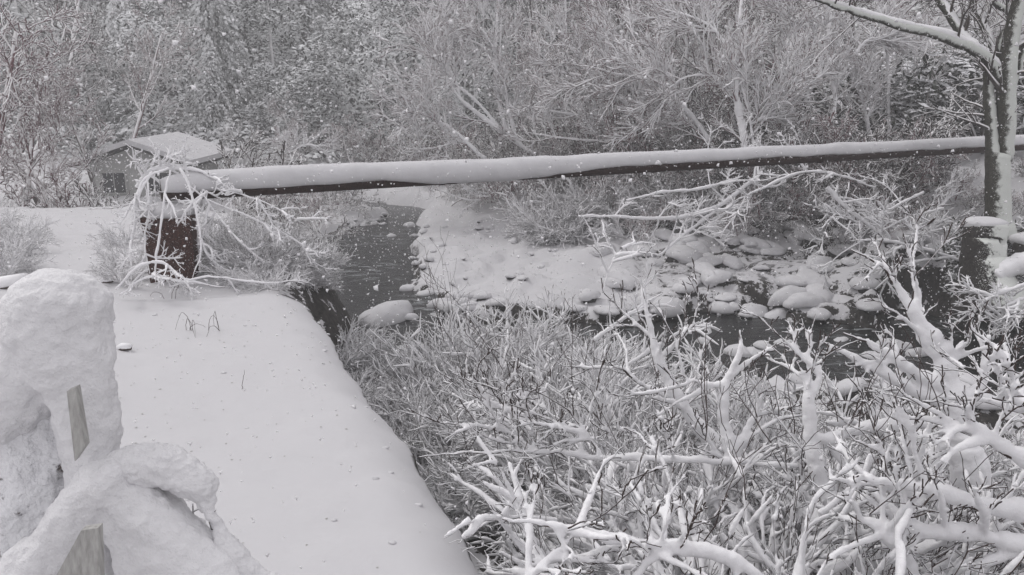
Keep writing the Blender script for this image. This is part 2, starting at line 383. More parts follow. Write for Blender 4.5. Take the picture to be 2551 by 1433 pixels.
# ================================================================== THE LAY OF THE LAND
def terrain_mesh():
    NY, NX = 410, 350
    v = np.linspace(0, 1, NY); Y = -7 + 7 * v / .06 if False else None
    Y = np.concatenate([np.linspace(-7, 4, 26)[:-1], 4 * (200 / 4) ** np.linspace(0, 1, NY)])
    U = np.linspace(-1, 1, NX); U = U * (.75 + .25 * U * U)
    YY, UU = np.meshgrid(Y, U, indexing='ij'); half = 7 + 1.0 * np.clip(YY, 0, None)
    XX = UU * half
    ZZ = terrain(XX, YY)
    V = np.stack([XX, YY, ZZ], -1).reshape(-1, 3); ny, nx = XX.shape
    i = (np.arange(ny - 1)[:, None] * nx + np.arange(nx - 1)[None]).ravel()
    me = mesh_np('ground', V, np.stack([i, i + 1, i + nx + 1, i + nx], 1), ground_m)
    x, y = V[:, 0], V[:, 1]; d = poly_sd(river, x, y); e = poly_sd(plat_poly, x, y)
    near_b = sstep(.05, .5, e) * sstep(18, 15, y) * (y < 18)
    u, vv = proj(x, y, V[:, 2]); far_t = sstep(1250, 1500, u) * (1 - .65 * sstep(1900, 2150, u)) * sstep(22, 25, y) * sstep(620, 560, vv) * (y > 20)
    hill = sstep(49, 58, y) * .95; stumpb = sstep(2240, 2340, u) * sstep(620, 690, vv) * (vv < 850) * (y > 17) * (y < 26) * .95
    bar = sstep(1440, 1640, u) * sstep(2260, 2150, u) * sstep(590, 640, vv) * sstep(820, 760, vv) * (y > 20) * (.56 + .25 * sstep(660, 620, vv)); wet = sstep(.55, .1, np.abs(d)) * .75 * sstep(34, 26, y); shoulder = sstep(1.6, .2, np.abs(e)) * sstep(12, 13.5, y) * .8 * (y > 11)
    shade_wet = np.clip(np.maximum.reduce([near_b * .9, far_t * .9, hill, stumpb, bar, wet, shoulder]), 0, 1)  # gap shade painted as dark ground under plants and between stones, plus wet edges
    a = me.attributes.new('gap_shade_wet', 'FLOAT', 'POINT'); a.data.foreach_set('value', shade_wet.astype(np.float32))
    return me
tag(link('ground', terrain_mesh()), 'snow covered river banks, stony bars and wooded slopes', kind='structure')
w_v = np.array([(-70, 8, 0), (45, 8, 0), (45, 62, 0), (-70, 62, 0)], float)
ww = link('river_water', mesh_np('river_water', w_v, np.array([[0, 1, 2, 3]]), water_m)); tag(ww, 'dark shallow river winding between snowy bars', kind='structure')

# ================================================================== PIPE AND PIER
def at_pipe(px, py):  # the pipe runs away to the right; its depth grows with px
    return None
PA = at_d(392, 470, 14.6); PB_ = at_d(2860, 351, 26.0)
pa = np.array(PA); 
PIPE_R = .175
z_axis = 4.62
dA, dB = 14.7, 24.6
pL = at_d(470, 473, dA); pR = at_d(2480, 364, dB)
dirp = unit(pR - pL); total = np.linalg.norm(pR - pL)
p0 = pL - dirp * .45; Lp = total + 9.0
pipe = empty('steel_pipe', tuple(p0), 'long dark rusty pipe under a thick roll of snow crossing the river', 'pipe')
ts = np.linspace(0, Lp, 60); line = np.array([dirp * t for t in ts])
link('pipe_body', tube_mesh('pipe_body', [(line, np.full(60, PIPE_R))], rust, 16), pipe)
for k in range(1, 6):
    q = dirp * (k * Lp / 6); link('coupling_ring', tube_mesh('coupling_ring', [(np.array([q - dirp * .05, q - dirp * .049, q + dirp * .049, q + dirp * .05]), np.array([PIPE_R, PIPE_R + .012, PIPE_R + .012, PIPE_R]))], rust, 16), pipe)
def pipe_snow():
    N = 260; K = 18; V = []
    side = unit(np.cross(dirp, [0, 0, 1])); up = np.cross(side, dirp)         # side points to the camera side
    if side[1] > 0: side = -side; up = -np.cross(side, dirp) if np.cross(side, dirp)[2] < 0 else np.cross(side, dirp)
    if up[2] < 0: up = -up
    for i in range(N):
        t = Lp * i / (N - 1); c = dirp * t
        px, _ = proj(*(p0 + c))
        # how far the roll hangs down on the near side (0 = axis height, -1 = pipe bottom)
        hang = np.interp(px, [380, 600, 800, 950, 1080, 1190, 1280, 1400, 1550, 1700, 1900, 2100, 2500], [-.05, -.12, -.22, .0, -.65, -.95, -.80, -.35, .05, .05, .12, .05, .05])
        hang += .10 * vnoise(t * 1.2, 3.3) + .07 * vnoise(t * 4.1, 8.1)
        th = np.interp(px, [380, 700, 1100, 1600, 2200], [.11, .13, .12, .095, .09]) + .022 * vnoise(t * 1.1, 1.7) + .008 * vnoise(t * 3.7, 5.7)
        a0 = math.asin(max(-.98, min(.9, hang)))
        endk = min(1, t / .6) ** .5
        for j in range(K):
            f = j / (K - 1); a = a0 + (math.pi - .25 - a0) * f
            rr = PIPE_R + (.012 + th * max(0, math.sin(math.pi * (.03 + .94 * f))) ** .7) * max(endk, .05)
            V.append(c + side * math.cos(a) * rr * 1.02 + up * (math.sin(a) * rr + .02))
        for j in range(3):
            f = j / 2; a = (math.pi - .25) * (1 - f) + a0 * f
            V.append(c + side * math.cos(a) * PIPE_R * .9 + up * math.sin(a) * PIPE_R * .9)
    K += 3
    V = np.array(V); i = (np.arange(N - 1)[:, None] * K + np.arange(K)[None]); j = (np.arange(N - 1)[:, None] * K + (np.arange(K)[None] + 1) % K)
    F = np.stack([i, j, j + K, i + K], -1).reshape(-1, 4)
    return mesh_np('snow_roll', V, [F, np.array([list(range(K))]), np.array([list(range((N - 1) * K, N * K))[::-1]])], snow_dimmed)
link('snow_roll', pipe_snow(), pipe)

def rot_box(c, sx, sy, sz, rz, mat, name, taper=1.0, div=5, jit=.0):
    """box standing on c, subdivided for wear"""
    V = []; F = []; idx = {}
    def vid(p):
        k = tuple(np.round(p, 4)); 
        if k not in idx: idx[k] = len(V); V.append(p)
        return idx[k]
    g = np.linspace(-1, 1, div + 1)
    for ax in range(3):
        for s in (-1, 1):
            for i in range(div):
                for j in range(div):
                    q = []
                    for a, b in ((g[i], g[j]), (g[i + 1], g[j]), (g[i + 1], g[j + 1]), (g[i], g[j + 1])):
                        p = [0, 0, 0]; p[ax] = s; p[(ax + 1) % 3] = a; p[(ax + 2) % 3] = b; q.append(vid(np.array(p, float)))
                    F.append(q if s > 0 else q[::-1])
    V = np.array(V); h = (V[:, 2] + 1) / 2; tp = taper + (1 - taper) * h
    X = V[:, 0] * sx / 2 * tp; Y = V[:, 1] * sy / 2 * tp; Z = h * sz
    if jit: X = X + jit * vnoise(V[:, 0] * 3 + 9, V[:, 2] * 4 + V[:, 1]); Y = Y + jit * vnoise(V[:, 1] * 3 + 4, V[:, 2] * 4 + V[:, 0])
    c_, s_ = math.cos(rz), math.sin(rz)
    P = np.stack([X * c_ - Y * s_ + c[0], X * s_ + Y * c_ + c[1], Z + c[2]], 1)
    return mesh_np(name, P, np.array(F), mat, smooth=False)
def cushion(sx, sy, h, n=18, jit=.02, seed=0, drop=.25):
    """pillow of snow: domed top, rolled-over edge"""
    V = []; F = []; rings = 8
    for i in range(rings + 1):
        f = i / rings
        for j in range(n):
            a = 2 * math.pi * j / n; ca, sa = math.cos(a), math.sin(a)
            k = (abs(ca) ** 3.2 + abs(sa) ** 3.2) ** (-1 / 3.2)
            if f < .75: rr = math.sin(f / .75 * math.pi / 2); z = h * math.cos(f / .75 * math.pi / 2) ** .8
            else: rr = 1 - .14 * ((f - .75) / .25); z = -h * drop * ((f - .75) / .25)
            w = 1 + jit * 6 * float(vnoise(ca * 1.5 + seed, sa * 1.5 + seed * 2))
            V.append((ca * k * rr * sx / 2 * w, sa * k * rr * sy / 2 * w, z + jit * float(vnoise(ca * 2 * rr + seed, sa * 2 * rr))))
    for i in range(rings):
        for j in range(n): F.append((i * n + j, (i + 1) * n + j, (i + 1) * n + (j + 1) % n, i * n + (j + 1) % n))
    return np.array(V), [np.array(F), np.array([[rings * n + j for j in range(n)][::-1]])]
pb = at_z(437, 697, PLAT - .02); pier_rz = math.atan2(dirp[1], dirp[0])
pier = empty('pier', pb, 'squat dark concrete pier standing under the left end of the pipe', 'pier')
PH = 1.22
link('pier_body', rot_box((0, 0, -.4), .80, .72, PH + .36, pier_rz * .5, concrete, 'pier_body', taper=.86, jit=.02), pier)
V_, F_ = cushion(.98, .90, .17, seed=3); V_[:, 2] += PH - .02
link('snow_cap', mesh_np('snow_cap', V_, F_, snow_dimmed), pier)
sad = at_d(437, 494, 14.9)
# ================================================================== RETAINING WALL FACE, CONCRETE SLABS BELOW IT
def strip_wall():
    V = []; N = 40
    ys = np.linspace(1.5, 13.2, N)
    ex = np.interp(ys, wy[:-1], wx[:-1])
    for i in range(N):
        x, y = ex[i], ys[i]
        for (o, z) in ((-.16, -.3), (.02, -.3), (-.07, PLAT - .30), (-.22, PLAT - .30)): V.append((x + o - .12, y, z - (.35 if z > 1 else 0)))
    V = np.array(V); F = []
    for i in range(N - 1):
        for k in range(4): F.append((i * 4 + k, (i + 1) * 4 + k, (i + 1) * 4 + (k + 1) % 4, i * 4 + (k + 1) % 4))
    return mesh_np('retaining_wall', V, [np.array(F), np.array([[0, 1, 2, 3], [4 * N - 1, 4 * N - 2, 4 * N - 3, 4 * N - 4]])], concrete, smooth=False)
tag(link('retaining_wall', strip_wall()), 'dark concrete retaining wall below the rounded snowy embankment edge', 'wall')
def slab(px, py, z, sx, sy, h, rz, label, seed):
    x, y, _ = at_z(px, py, z); e = empty('concrete_slab', (x, y, z - h), label, 'slab')
    link('slab_body', rot_box((0, 0, 0), sx, sy, h, rz, concrete, 'slab_body'), e)
    V, F = cushion(sx * 1.06, sy * 1.06, .16, n=28, seed=seed, drop=.5, jit=.008); c, s = math.cos(rz), math.sin(rz)
    V = np.stack([V[:, 0] * c - V[:, 1] * s, V[:, 0] * s + V[:, 1] * c, V[:, 2] + h + .02], 1)
    link('snow_cap', mesh_np('snow_cap', V, F, snow_dimmed), e)
slab(985, 915, .75, .95, 2.6, .9, R(-14), 'long snow topped concrete slab slanting from the embankment to the river', 5)
slab(955, 990, .85, .8, .5, .6, R(-40), 'short snow topped concrete block against the embankment foot', 8)

# ================================================================== BOULDERS
def rock_proto(seed):
    import bmesh
    g = np.random.default_rng(100 + seed)
    bm = bmesh.new(); bmesh.ops.create_icosphere(bm, subdivisions=2, radius=1)
    V = np.array([v.co[:] for v in bm.verts]); F = np.array([[v.index for v in f.verts] for f in bm.faces]); bm.free()
    sc = np.array([g.uniform(.8, 1.25), g.uniform(.55, 1.0), g.uniform(.5, .95)])
    for _ in range(9):                                             # knock flat facets off it
        nrm = unit(g.normal(0, 1, 3)); d = V @ nrm; o = g.uniform(.45, .85); V = V - np.maximum(d - o, 0)[:, None] * nrm * .92
    V = V * sc * (1 + .06 * vnoise(V[:, 0] * 2 + seed, V[:, 1] * 2 + V[:, 2])[:, None])
    rock = mesh_np('stone', V, F, rock_m)
    bm = bmesh.new(); bmesh.ops.create_icosphere(bm, subdivisions=3, radius=1)
    U = np.array([v.co[:] for v in bm.verts]); G = np.array([[v.index for v in f.verts] for f in bm.faces]); bm.free()
    U = U * np.array([1.06, 1.06, 1]) 
    top = U[:, 2]; lumpy = 1 + .16 * vnoise(U[:, 0] * 1.3 + seed * 3, U[:, 1] * 1.3) + .06 * vnoise(U[:, 0] * 3.6 + seed, U[:, 1] * 3.6)
    Z = np.where(top > 0, .62 * np.abs(top) ** .9, .26 * top)
    U = np.stack([U[:, 0] * sc[0] * lumpy, U[:, 1] * sc[1] * lumpy, Z * lumpy + sc[2] * .38 + .08 * vnoise(U[:, 0] * 2.3, U[:, 1] * 2.3 + seed)], 1)
    capm = mesh_np('snow_cap', U, G, snow_dimmed)
    return rock, capm
rocks = [rock_proto(i) for i in range(11)]
def boulder(x, y, z, s, rz, label, group, v, sz=1.0):
    e = empty('boulder', (x, y, z), label, 'boulder', group); e.rotation_euler = (brng.uniform(-.18, .18), brng.uniform(-.18, .18), rz); e.scale = (s * brng.uniform(.8, 1.25), s, s * sz)
    link('stone', rocks[v][0], e); link('snow_cap', rocks[v][1], e); return e
named = [(977,611,13,'lone snow capped stone in the middle of the far channel'),(848,688,15,'snow capped stone in the water by the left bank'),
         (1022,583,17,'stone at the upper right edge of the far channel'),(1018,720,26,'wide snowy stone jutting from the bar into the narrows'),
         (1935,800,32,'round snow topped stone at the water edge of the right bar'),(1858,795,17,'small snowy stone left of the round one at the bar edge'),
         (1540,690,50,'big pointed snow covered boulder at the left of the stony bar'),(1700,640,52,'broad snow covered boulder behind the stony bar under the branches'),
         (2040,655,38,'snowy boulder with dark gaps under it in the middle of the bar'),(2010,690,26,'smaller snowy boulder in front of the dark gaps on the bar'),
         (2000,755,45,'long low snow topped boulder above the round stone'),(2040,790,30,'snowy stone on the lip of the bar above the dark water'),
         (962,824,62,'large snow covered boulder at the foot of the embankment'),(1020,830,24,'small round snowy boulder beside the large one at the embankment foot'),
         (1085,800,22,'snowy stone on the near side of the narrows'),(2215,902,38,'smooth snow dome of a stone between shrub branches in the near water'),
         (1870,920,30,'rounded snow capped stone by the near shore of the dark channel'),(1985,945,30,'snow capped stone behind the tall snowy stalk'),
         (2120,965,40,'twin humped snowy stone on the near shore')]
brng = np.random.default_rng(11)
for i, (a, b, w, lab) in enumerate(named):
    x, y, z = hit(a, b + w * .2); z = max(z, -.05)
    s = w / FPX * math.hypot(y, z - CAM_H) * .95
    boulder(x, y, z - s * .18, s, brng.uniform(0, 6), lab, 'snow capped boulders in and beside the river', i % 11)
def scatter(n, x0, y0, x1, y1, smin, smax, label, group):
    for i in range(n):
        px, py = brng.uniform(x0, x1), brng.uniform(y0, y1); x, y, z = hit(px, py)
        s = brng.uniform(smin, smax); z = max(z, -.05)
        boulder(x, y, z - s * brng.uniform(.0, .3), s, brng.uniform(0, 6), label, group, int(brng.integers(11)), brng.uniform(.6, 1.3))
scatter(46, 1480, 600, 2180, 800, .12, .55, 'one of the snow capped stones packed on the right bar', 'snow capped stones packed on the right bar')
scatter(42, 1650, 540, 2350, 640, .25, .65, 'one of the snowy stones under the brush at the foot of the far slope', 'snowy stones at the foot of the far slope')
scatter(14, 1010, 560, 1075, 770, .06, .2, 'one of the small snowy stones along the far channel edge', 'small snowy stones along the far channel edge')
scatter(26, 1060, 560, 1400, 720, .06, .2, 'one of the small snow lumps of stone across the middle bar', 'small stones across the middle bar')
scatter(14, 1050, 735, 1480, 790, .12, .34, 'one of the snowy stones on the near side of the middle bar', 'snowy stones edging the middle bar')
scatter(34, 1500, 890, 2551, 1010, .12, .36, 'one of the snowy stones along the near shore among shrubs', 'snowy stones along the near shore')
scatter(20, 860, 540, 960, 590, .08, .2, 'one of the snowy stones on the gravel spit far upstream', 'snowy stones on the far gravel spit')

# ================================================================== FINE-TWIGGED PLANTS OF THE FAR BANK
def plant_proto(name, cfg, stems, seed, mat, H, lean=(0, 0), spread=.5, r0=.05, sides=3, trunk_name='stem', twig_name='twigs', basew=.2, minr=.010):
    g = np.random.default_rng(seed); allt = []; parts = []
    for s in range(stems):
        a = g.uniform(0, 2 * math.pi); p = np.array([math.cos(a) * basew * g.random(), math.sin(a) * basew * g.random(), -.15])
        d = np.array([math.cos(a) * spread * g.uniform(.3, 1) + lean[0], math.sin(a) * spread * g.uniform(.3, 1) + lean[1], 1.0])
        out = []; grow(p, d, H * g.uniform(.75, 1.1), r0 * g.uniform(.7, 1.1), 0, cfg, g, out)
        parts.append([(P, np.maximum(r, minr)) for P, r, l in out if l == 0]); allt += [(P, np.maximum(r, minr)) for P, r, l in out if l > 0]
    sm = [tube_mesh(trunk_name, q, mat, 6) for q in parts]
    tm = tube_mesh(twig_name, allt, mat, sides, cap=False)
    return sm, tm, trunk_name, twig_name
def plant(proto, name, cat, label, group, x, y, z, rz, s, tilt=(0, 0)):
    e = empty(name, (x, y, z), label, cat, group); e.rotation_euler = (tilt[0], tilt[1], rz); e.scale = (s,) * 3
    sm, tm, a, b = proto
    for q in sm: link(a, q, e)
    o = link(b, tm, e); o['kind'] = 'stuff'
    return e
shrub_cfg = [dict(n=7, wig=.13, up=-.03, kids=(8, 11), ang=(.4, 1.0), len=(.35, .7), rk=.6, lift=.05),
             dict(n=5, wig=.16, up=-.03, kids=(4, 6), ang=(.4, 1.0), len=(.35, .7), rk=.6, lift=.0),
             dict(n=4, wig=.18, up=-.02, kids=(2, 4), ang=(.4, .9), len=(.4, .7), rk=.65),
             dict(n=3, wig=.2, kids=(0, 0))]
brush = [plant_proto('b', shrub_cfg, 5, 40 + i, bark_mauve if i % 2 else bark_grey, 2.7, spread=1.1, r0=.04, minr=.017) for i in range(5)]
tree_cfg = [dict(n=10, wig=.07, up=.02, kids=(13, 17), ang=(.6, 1.2), len=(.35, .6), rk=.5, lift=.15, **{'from': .22}),
            dict(n=7, wig=.12, up=.015, kids=(6, 9), ang=(.4, .95), len=(.35, .6), rk=.55, lift=.05),
            dict(n=5, wig=.16, up=-.01, kids=(4, 5), ang=(.4, .9), len=(.35, .65), rk=.6),
            dict(n=3, wig=.2, up=-.02, kids=(1, 2), ang=(.4, .9), len=(.4, .7), rk=.7),
            dict(n=2, wig=.2, kids=(0, 0))]
btree = [plant_proto('t', tree_cfg, 1, 60 + i, bark_mauve if i % 2 == 0 else bark_grey, 8.5, spread=.35, r0=.13, trunk_name='trunk', basew=.01, minr=.019) for i in range(4)]
lean_cfg = [dict(n=10, wig=.06, up=.03, kids=(12, 15), ang=(.4, .9), len=(.35, .65), rk=.55, lift=.25, **{'from': .2}),
            dict(n=7, wig=.10, up=.03, kids=(7, 9), ang=(.35, .8), len=(.35, .6), rk=.6, lift=.1),
            dict(n=5, wig=.14, up=.0, kids=(4, 6), ang=(.4, .8), len=(.4, .65), rk=.6),
            dict(n=3, wig=.18, kids=(0, 0))]
leanp = [plant_proto('l', lean_cfg, 1, 80 + i, bark_mauve, 8.0, lean=(-1.3, -.1), spread=.15, r0=.12, trunk_name='trunk', basew=.01, minr=.014) for i in range(3)]
prng = np.random.default_rng(21)
THICK_X = [800, 900, 960, 1050, 1200, 1450, 1560, 1650, 1740, 1850, 2100, 2300, 2450, 2700]
THICK_Y = [1000, 900, 850, 785, 765, 765, 800, 930, 975, 985, 1000, 1020, 1070, 1130]
def fit(x, y, z, s, H, half, line_x, line_y):
    """largest scale up to s at which the plant's top stays below the given skyline"""
    while s > .12:
        ok = True
        for dx in (-half * s, 0, half * s):
            u, v = proj(x + dx, y, z + H * s * (1 if dx == 0 else .75))
            if v < np.interp(u, line_x, line_y): ok = False
        if ok: return s
        s *= .93
    return None
PIPE_X = [int(proj(*(p0 + dirp * t))[0]) for t in np.linspace(0, Lp, 12)]; PIPE_Y = [proj(*(p0 + dirp * t - np.array([0, 0, PIPE_R])))[1] + 6 for t in np.linspace(0, Lp, 12)]
def pipe_clear(x, y, z, s, H, half):
    u, v = proj(x, y, z); t = np.dot(np.array([x, y]) - p0[:2], dirp[:2]) ; q = p0 + dirp * t
    side_ = (x - p0[0]) * dirp[1] - (y - p0[1]) * dirp[0]          # positive on the camera's side of the pipe
    if side_ < 0: return s
    return fit(x, y, z, s, H, half, PIPE_X, PIPE_Y)
def veg(n, box, protos, name, cat, label, group, s=(.8, 1.3), tilt=.12, lean=0):
    x0, y0, x1, y1 = box
    for i in range(n):
        # spread evenly over the strip in the photograph, then dropped onto the ground there
        px = x0 + (x1 - x0) * ((i + prng.uniform(0, 1)) / n); py = prng.uniform(y0, y1)
        x, y, z = hit(px, py)
        if float(poly_sd(river, np.array([x]), np.array([y]))[0]) < .35: continue
        sc = pipe_clear(x, y, z, prng.uniform(*s), 2.2 if protos is brush else 8.5, 1.4 if protos is brush else 3)
        if sc is None or sc < .2: continue
        lab_ = label + ('' if x1 - x0 < 500 else ', left part' if px < 1500 else ', middle part' if px < 1950 else ', right part')
        plant(protos[i % len(protos)], name, cat, lab_, group, x, y, z - .05, prng.uniform(0, 6.28), sc, (prng.uniform(-tilt, tilt), prng.uniform(-tilt, tilt) + lean))
veg(9, (1090, 470, 1380, 540), brush, 'bare_shrub', 'shrub', 'snowy brush leaning over the upper end of the middle bar', 'brush over the upper middle bar', (.5, .9), .25)
veg(44, (1250, 430, 2250, 560), brush, 'bare_shrub', 'shrub', 'twiggy far bank shrub below the pipe', 'thicket shrubs on the far bank below the pipe', (.7, 1.15))
veg(14, (1500, 540, 2250, 620), brush, 'bare_shrub', 'shrub', 'low snow dusted shrub overhanging the stones at the slope foot', 'low shrubs overhanging the stones', (.4, .7), .3)
veg(15, (1350, 400, 1960, 450), brush, 'bare_shrub', 'shrub', 'twiggy snow dusted shrub just behind the pipe', 'shrubs just behind the pipe', (.9, 1.5))
veg(12, (1330, 365, 2000, 430), btree, 'bare_tree', 'tree', 'bare mauve twigged tree on the far slope behind the pipe', 'bare trees on the far slope behind the pipe', (.75, 1.2), .08)
veg(12, (1450, 240, 2551, 350), btree, 'bare_tree', 'tree', 'bare tree higher up the wooded slope on the right', 'bare trees higher on the right slope', (1.0, 1.6), .08)
veg(26, (1950, 420, 2640, 560), brush, 'bare_shrub', 'shrub', 'low half buried brush on the white slope left of the big tree', 'half buried brush on the white slope', (.22, .42), .3)
# left bank beyond the pier
veg(7, (640, 560, 800, 640), brush, 'bare_shrub', 'shrub', 'snow laden brush on the embankment shoulder right of the pier', 'brush on the embankment shoulder', (.28, .5), .2)
veg(12, (560, 480, 860, 560), brush, 'bare_shrub', 'shrub', 'snowy brush behind the pier below the pipe', 'brush behind the pier', (.5, .85), .2)
veg(9, (480, 400, 900, 470), btree, 'bare_tree', 'tree', 'small bare tree on the far left bank behind the pipe', 'small bare trees on the far left bank', (.25, .45), .1)
veg(12, (880, 425, 1330, 455), brush, 'bare_shrub', 'shrub', 'snowy brush on the far bank where the river bends', 'brush where the river bends', (.8, 1.3), .1)

# ================================================================== HILL FOREST
def conifer_proto(seed, H=11, W=2.6, n=900):
    g = np.random.default_rng(seed)
    tr = tube_mesh('trunk', [(np.array([[0, 0, -.3], [0.03, 0, H * .5], [0, .02, H]]), np.array([.2, .13, .03]))], bark_grey, 6)
    V = []; F = []
    h = H * (1 - g.random(n) ** .75 * .88) ; rad = W * (1 - h / H) ** .8 * g.uniform(.35, 1.05, n) + .1
    a = g.uniform(0, 6.283, n) + np.floor(h * 1.4) * 1.3
    c = np.stack([np.cos(a) * rad, np.sin(a) * rad, h - rad * .32], 1) + g.normal(0, .1, (n, 3))
    out = np.stack([np.cos(a), np.sin(a), -.45 + g.normal(0, .25, n)], 1); out /= np.linalg.norm(out, axis=1, keepdims=True)
    sidev = np.cross(out, [0, 0, 1]); sidev /= np.linalg.norm(sidev, axis=1, keepdims=True)
    nrm = np.cross(sidev, out)
    L = g.uniform(.25, .5, n)[:, None]; Wd = g.uniform(.08, .18, n)[:, None]
    # a drooping spray: two quads folded along the middle
    A = c - out * L * .5; B = c + out * L * .6 - np.array([0, 0, .1]); M1 = c + sidev * Wd - nrm * .08; M2 = c - sidev * Wd - nrm * .08
    T = c + nrm * .10
    V = np.stack([A, M1, B, M2, T], 1).reshape(-1, 3); i = np.arange(n)[:, None] * 5
    F = np.concatenate([i + np.array([[0, 1, 4]]), i + np.array([[1, 2, 4]]), i + np.array([[2, 3, 4]]), i + np.array([[3, 0, 4]])])
    return tr, mesh_np('crown', V, F, needle, smooth=False)
def crown_proto(seed, H=10, n=2100):
    """broad evergreen crown: sprays gathered round many bough ends, with gaps between"""
    g = np.random.default_rng(seed)
    tr = tube_mesh('trunk', [(np.array([[0, 0, -.3], [0.1, 0, H * .4], [0, .1, H * .85]]), np.array([.2, .14, .05]))], bark_grey, 6)
    nb_ = 46; t = g.random(nb_); bz = H * (.12 + .88 * t); br = 3.0 * np.sin(np.pi * np.clip(.12 + .86 * t, 0, 1)) ** .7 * g.uniform(.3, 1.0, nb_); ba = g.uniform(0, 6.283, nb_)
    B = np.stack([np.cos(ba) * br, np.sin(ba) * br, bz], 1); k = g.integers(0, nb_, n)
    c = B[k] + g.normal(0, 1, (n, 3)) * np.array([.55, .55, .30]); c[:, 2] -= .18 * ((c - B[k])[:, 0] ** 2 + (c - B[k])[:, 1] ** 2)
    d = g.normal(0, 1, (n, 3)); d[:, 2] = d[:, 2] * .4 - .35; d /= np.linalg.norm(d, axis=1, keepdims=True)
    sv = np.cross(d, [0, 0, 1]); sv /= np.linalg.norm(sv, axis=1, keepdims=True); nn = np.cross(sv, d); nn *= np.sign(nn[:, 2:3])
    L = g.uniform(.12, .34, n)[:, None]; w = L * .42
    V = np.stack([c - d * L, c + sv * w - nn * .04, c + d * L, c - sv * w - nn * .04, c + nn * .07], 1).reshape(-1, 3); i = np.arange(n)[:, None] * 5
    F = np.concatenate([i + np.array([[0, 1, 4]]), i + np.array([[1, 2, 4]]), i + np.array([[2, 3, 4]]), i + np.array([[3, 0, 4]])])
    return tr, mesh_np('crown', V, F, needle, smooth=False)
con = [crown_proto(200), conifer_proto(201, 11, 3.2, 1800), crown_proto(202, 11), crown_proto(203, 9)]
def conifer(x, y, s, lab, grp, k, sz=1.0):
    z = ground(x, y); e = empty('conifer', (x, y, z), lab, 'tree', grp); e.rotation_euler = (prng.uniform(-.04, .04), prng.uniform(-.04, .04), prng.uniform(0, 6.28)); e.scale = (s, s, s * sz)
    link('trunk', con[k][0], e); o = link('crown', con[k][1], e); o['kind'] = 'stuff'
n_con = 0
for row, (yy, xl, xr, stp, s) in enumerate([(56, -40, 2, 3.2, .62), (62, -46, 12, 3.2, .75), (70, -50, 26, 3.6, .85), (79, -54, 54, 4.2, 1.0), (89, -60, 60, 4.6, 1.1), (101, -66, 66, 5.4, 1.2), (116, -74, 74, 6.4, 1.4), (134, -84, 84, 7.6, 1.6)]):
    x = xl
    while x < xr:
        kk_ = int(prng.integers(4)); cx = x + prng.uniform(-1.3, 1.3); cyy = yy + prng.uniform(-3.5, 3.5)
        where = ['at the foot of the hazy hillside', 'low on the hazy hillside', 'lower down the hazy hillside', 'halfway up the hazy hillside', 'above the middle of the hazy hillside', 'high on the hazy hillside', 'high up the hazy hillside', 'highest on the hazy hillside'][row]
        side = 'above the hut' if proj(cx, cyy, 10)[0] < 560 else 'above the far channel' if proj(cx, cyy, 10)[0] < 1100 else 'behind the leaning trees' if proj(cx, cyy, 10)[0] < 1600 else 'behind the thicket'
        conifer(cx, cyy, s * prng.uniform(.75, 1.25), ('pointed' if kk_ == 1 else 'round headed') + ' snowy evergreen ' + where + ' ' + side, 'evergreens on the hazy hillside', kk_, prng.uniform(.85, 1.25))
        x += stp * prng.uniform(.75, 1.25); n_con += 1
def undergrowth():
    g = np.random.default_rng(17); n = 30000
    y = 50 + 95 * g.random(n) ** 1.3; x = g.uniform(-.85, .85, n) * y; c = np.stack([x, y, terrain(x, y) + g.uniform(0, 1.6, n) ** 1.3], 1)
    keep = ~((y < 62) & (x > -9) & (x < 0)); c = c[keep]; n = len(c)
    d = g.normal(0, 1, (n, 3)); d[:, 2] = d[:, 2] * .4; d /= np.linalg.norm(d, axis=1, keepdims=True)
    sv = np.cross(d, [0, 0, 1]); sv /= np.linalg.norm(sv, axis=1, keepdims=True); nn = np.cross(sv, d); nn *= np.sign(nn[:, 2:3])
    L = g.uniform(.16, .42, n)[:, None]; w = L * .4
    V = np.stack([c - d * L, c + sv * w - nn * .05, c + d * L, c - sv * w - nn * .05, c + nn * .12], 1).reshape(-1, 3); i = np.arange(n)[:, None] * 5
    return mesh_np('undergrowth', V, np.concatenate([i + np.array([q]) for q in ((0, 1, 4), (1, 2, 4), (2, 3, 4), (3, 0, 4))]), needle, smooth=False)
tag(link('undergrowth', undergrowth()), 'snow dusted undergrowth covering the hillside between the trees', kind='stuff')
# tall bare poles of the cedar stand
for i, px in enumerate([1335, 1352, 1372, 1394, 1412, 1424, 1436, 1458, 1474, 1318, 1300, 1287]):
    dd = 52 + (i * 7) % 9; b0 = at_d(px + prng.uniform(-3, 3), 300, dd); gz = ground(b0[0], b0[1])
    e = empty('cedar_tree', (b0[0], b0[1], gz), 'tall straight pale cedar pole in the dark stand left of the thicket', 'tree', 'straight cedar poles in the dark stand')
    Ht = 17; q = np.array([[prng.uniform(-.2, .2) * k, 0, -.3 + Ht * k / 4] for k in range(5)])
    link('trunk', tube_mesh('trunk', [(q, np.linspace(.085, .05, 5))], bamboo, 7), e)
    o = link('crown', con[i % 4][1], e); o.location = (0, 0, 11.5); o.scale = (.45, .45, .55); o['kind'] = 'stuff'

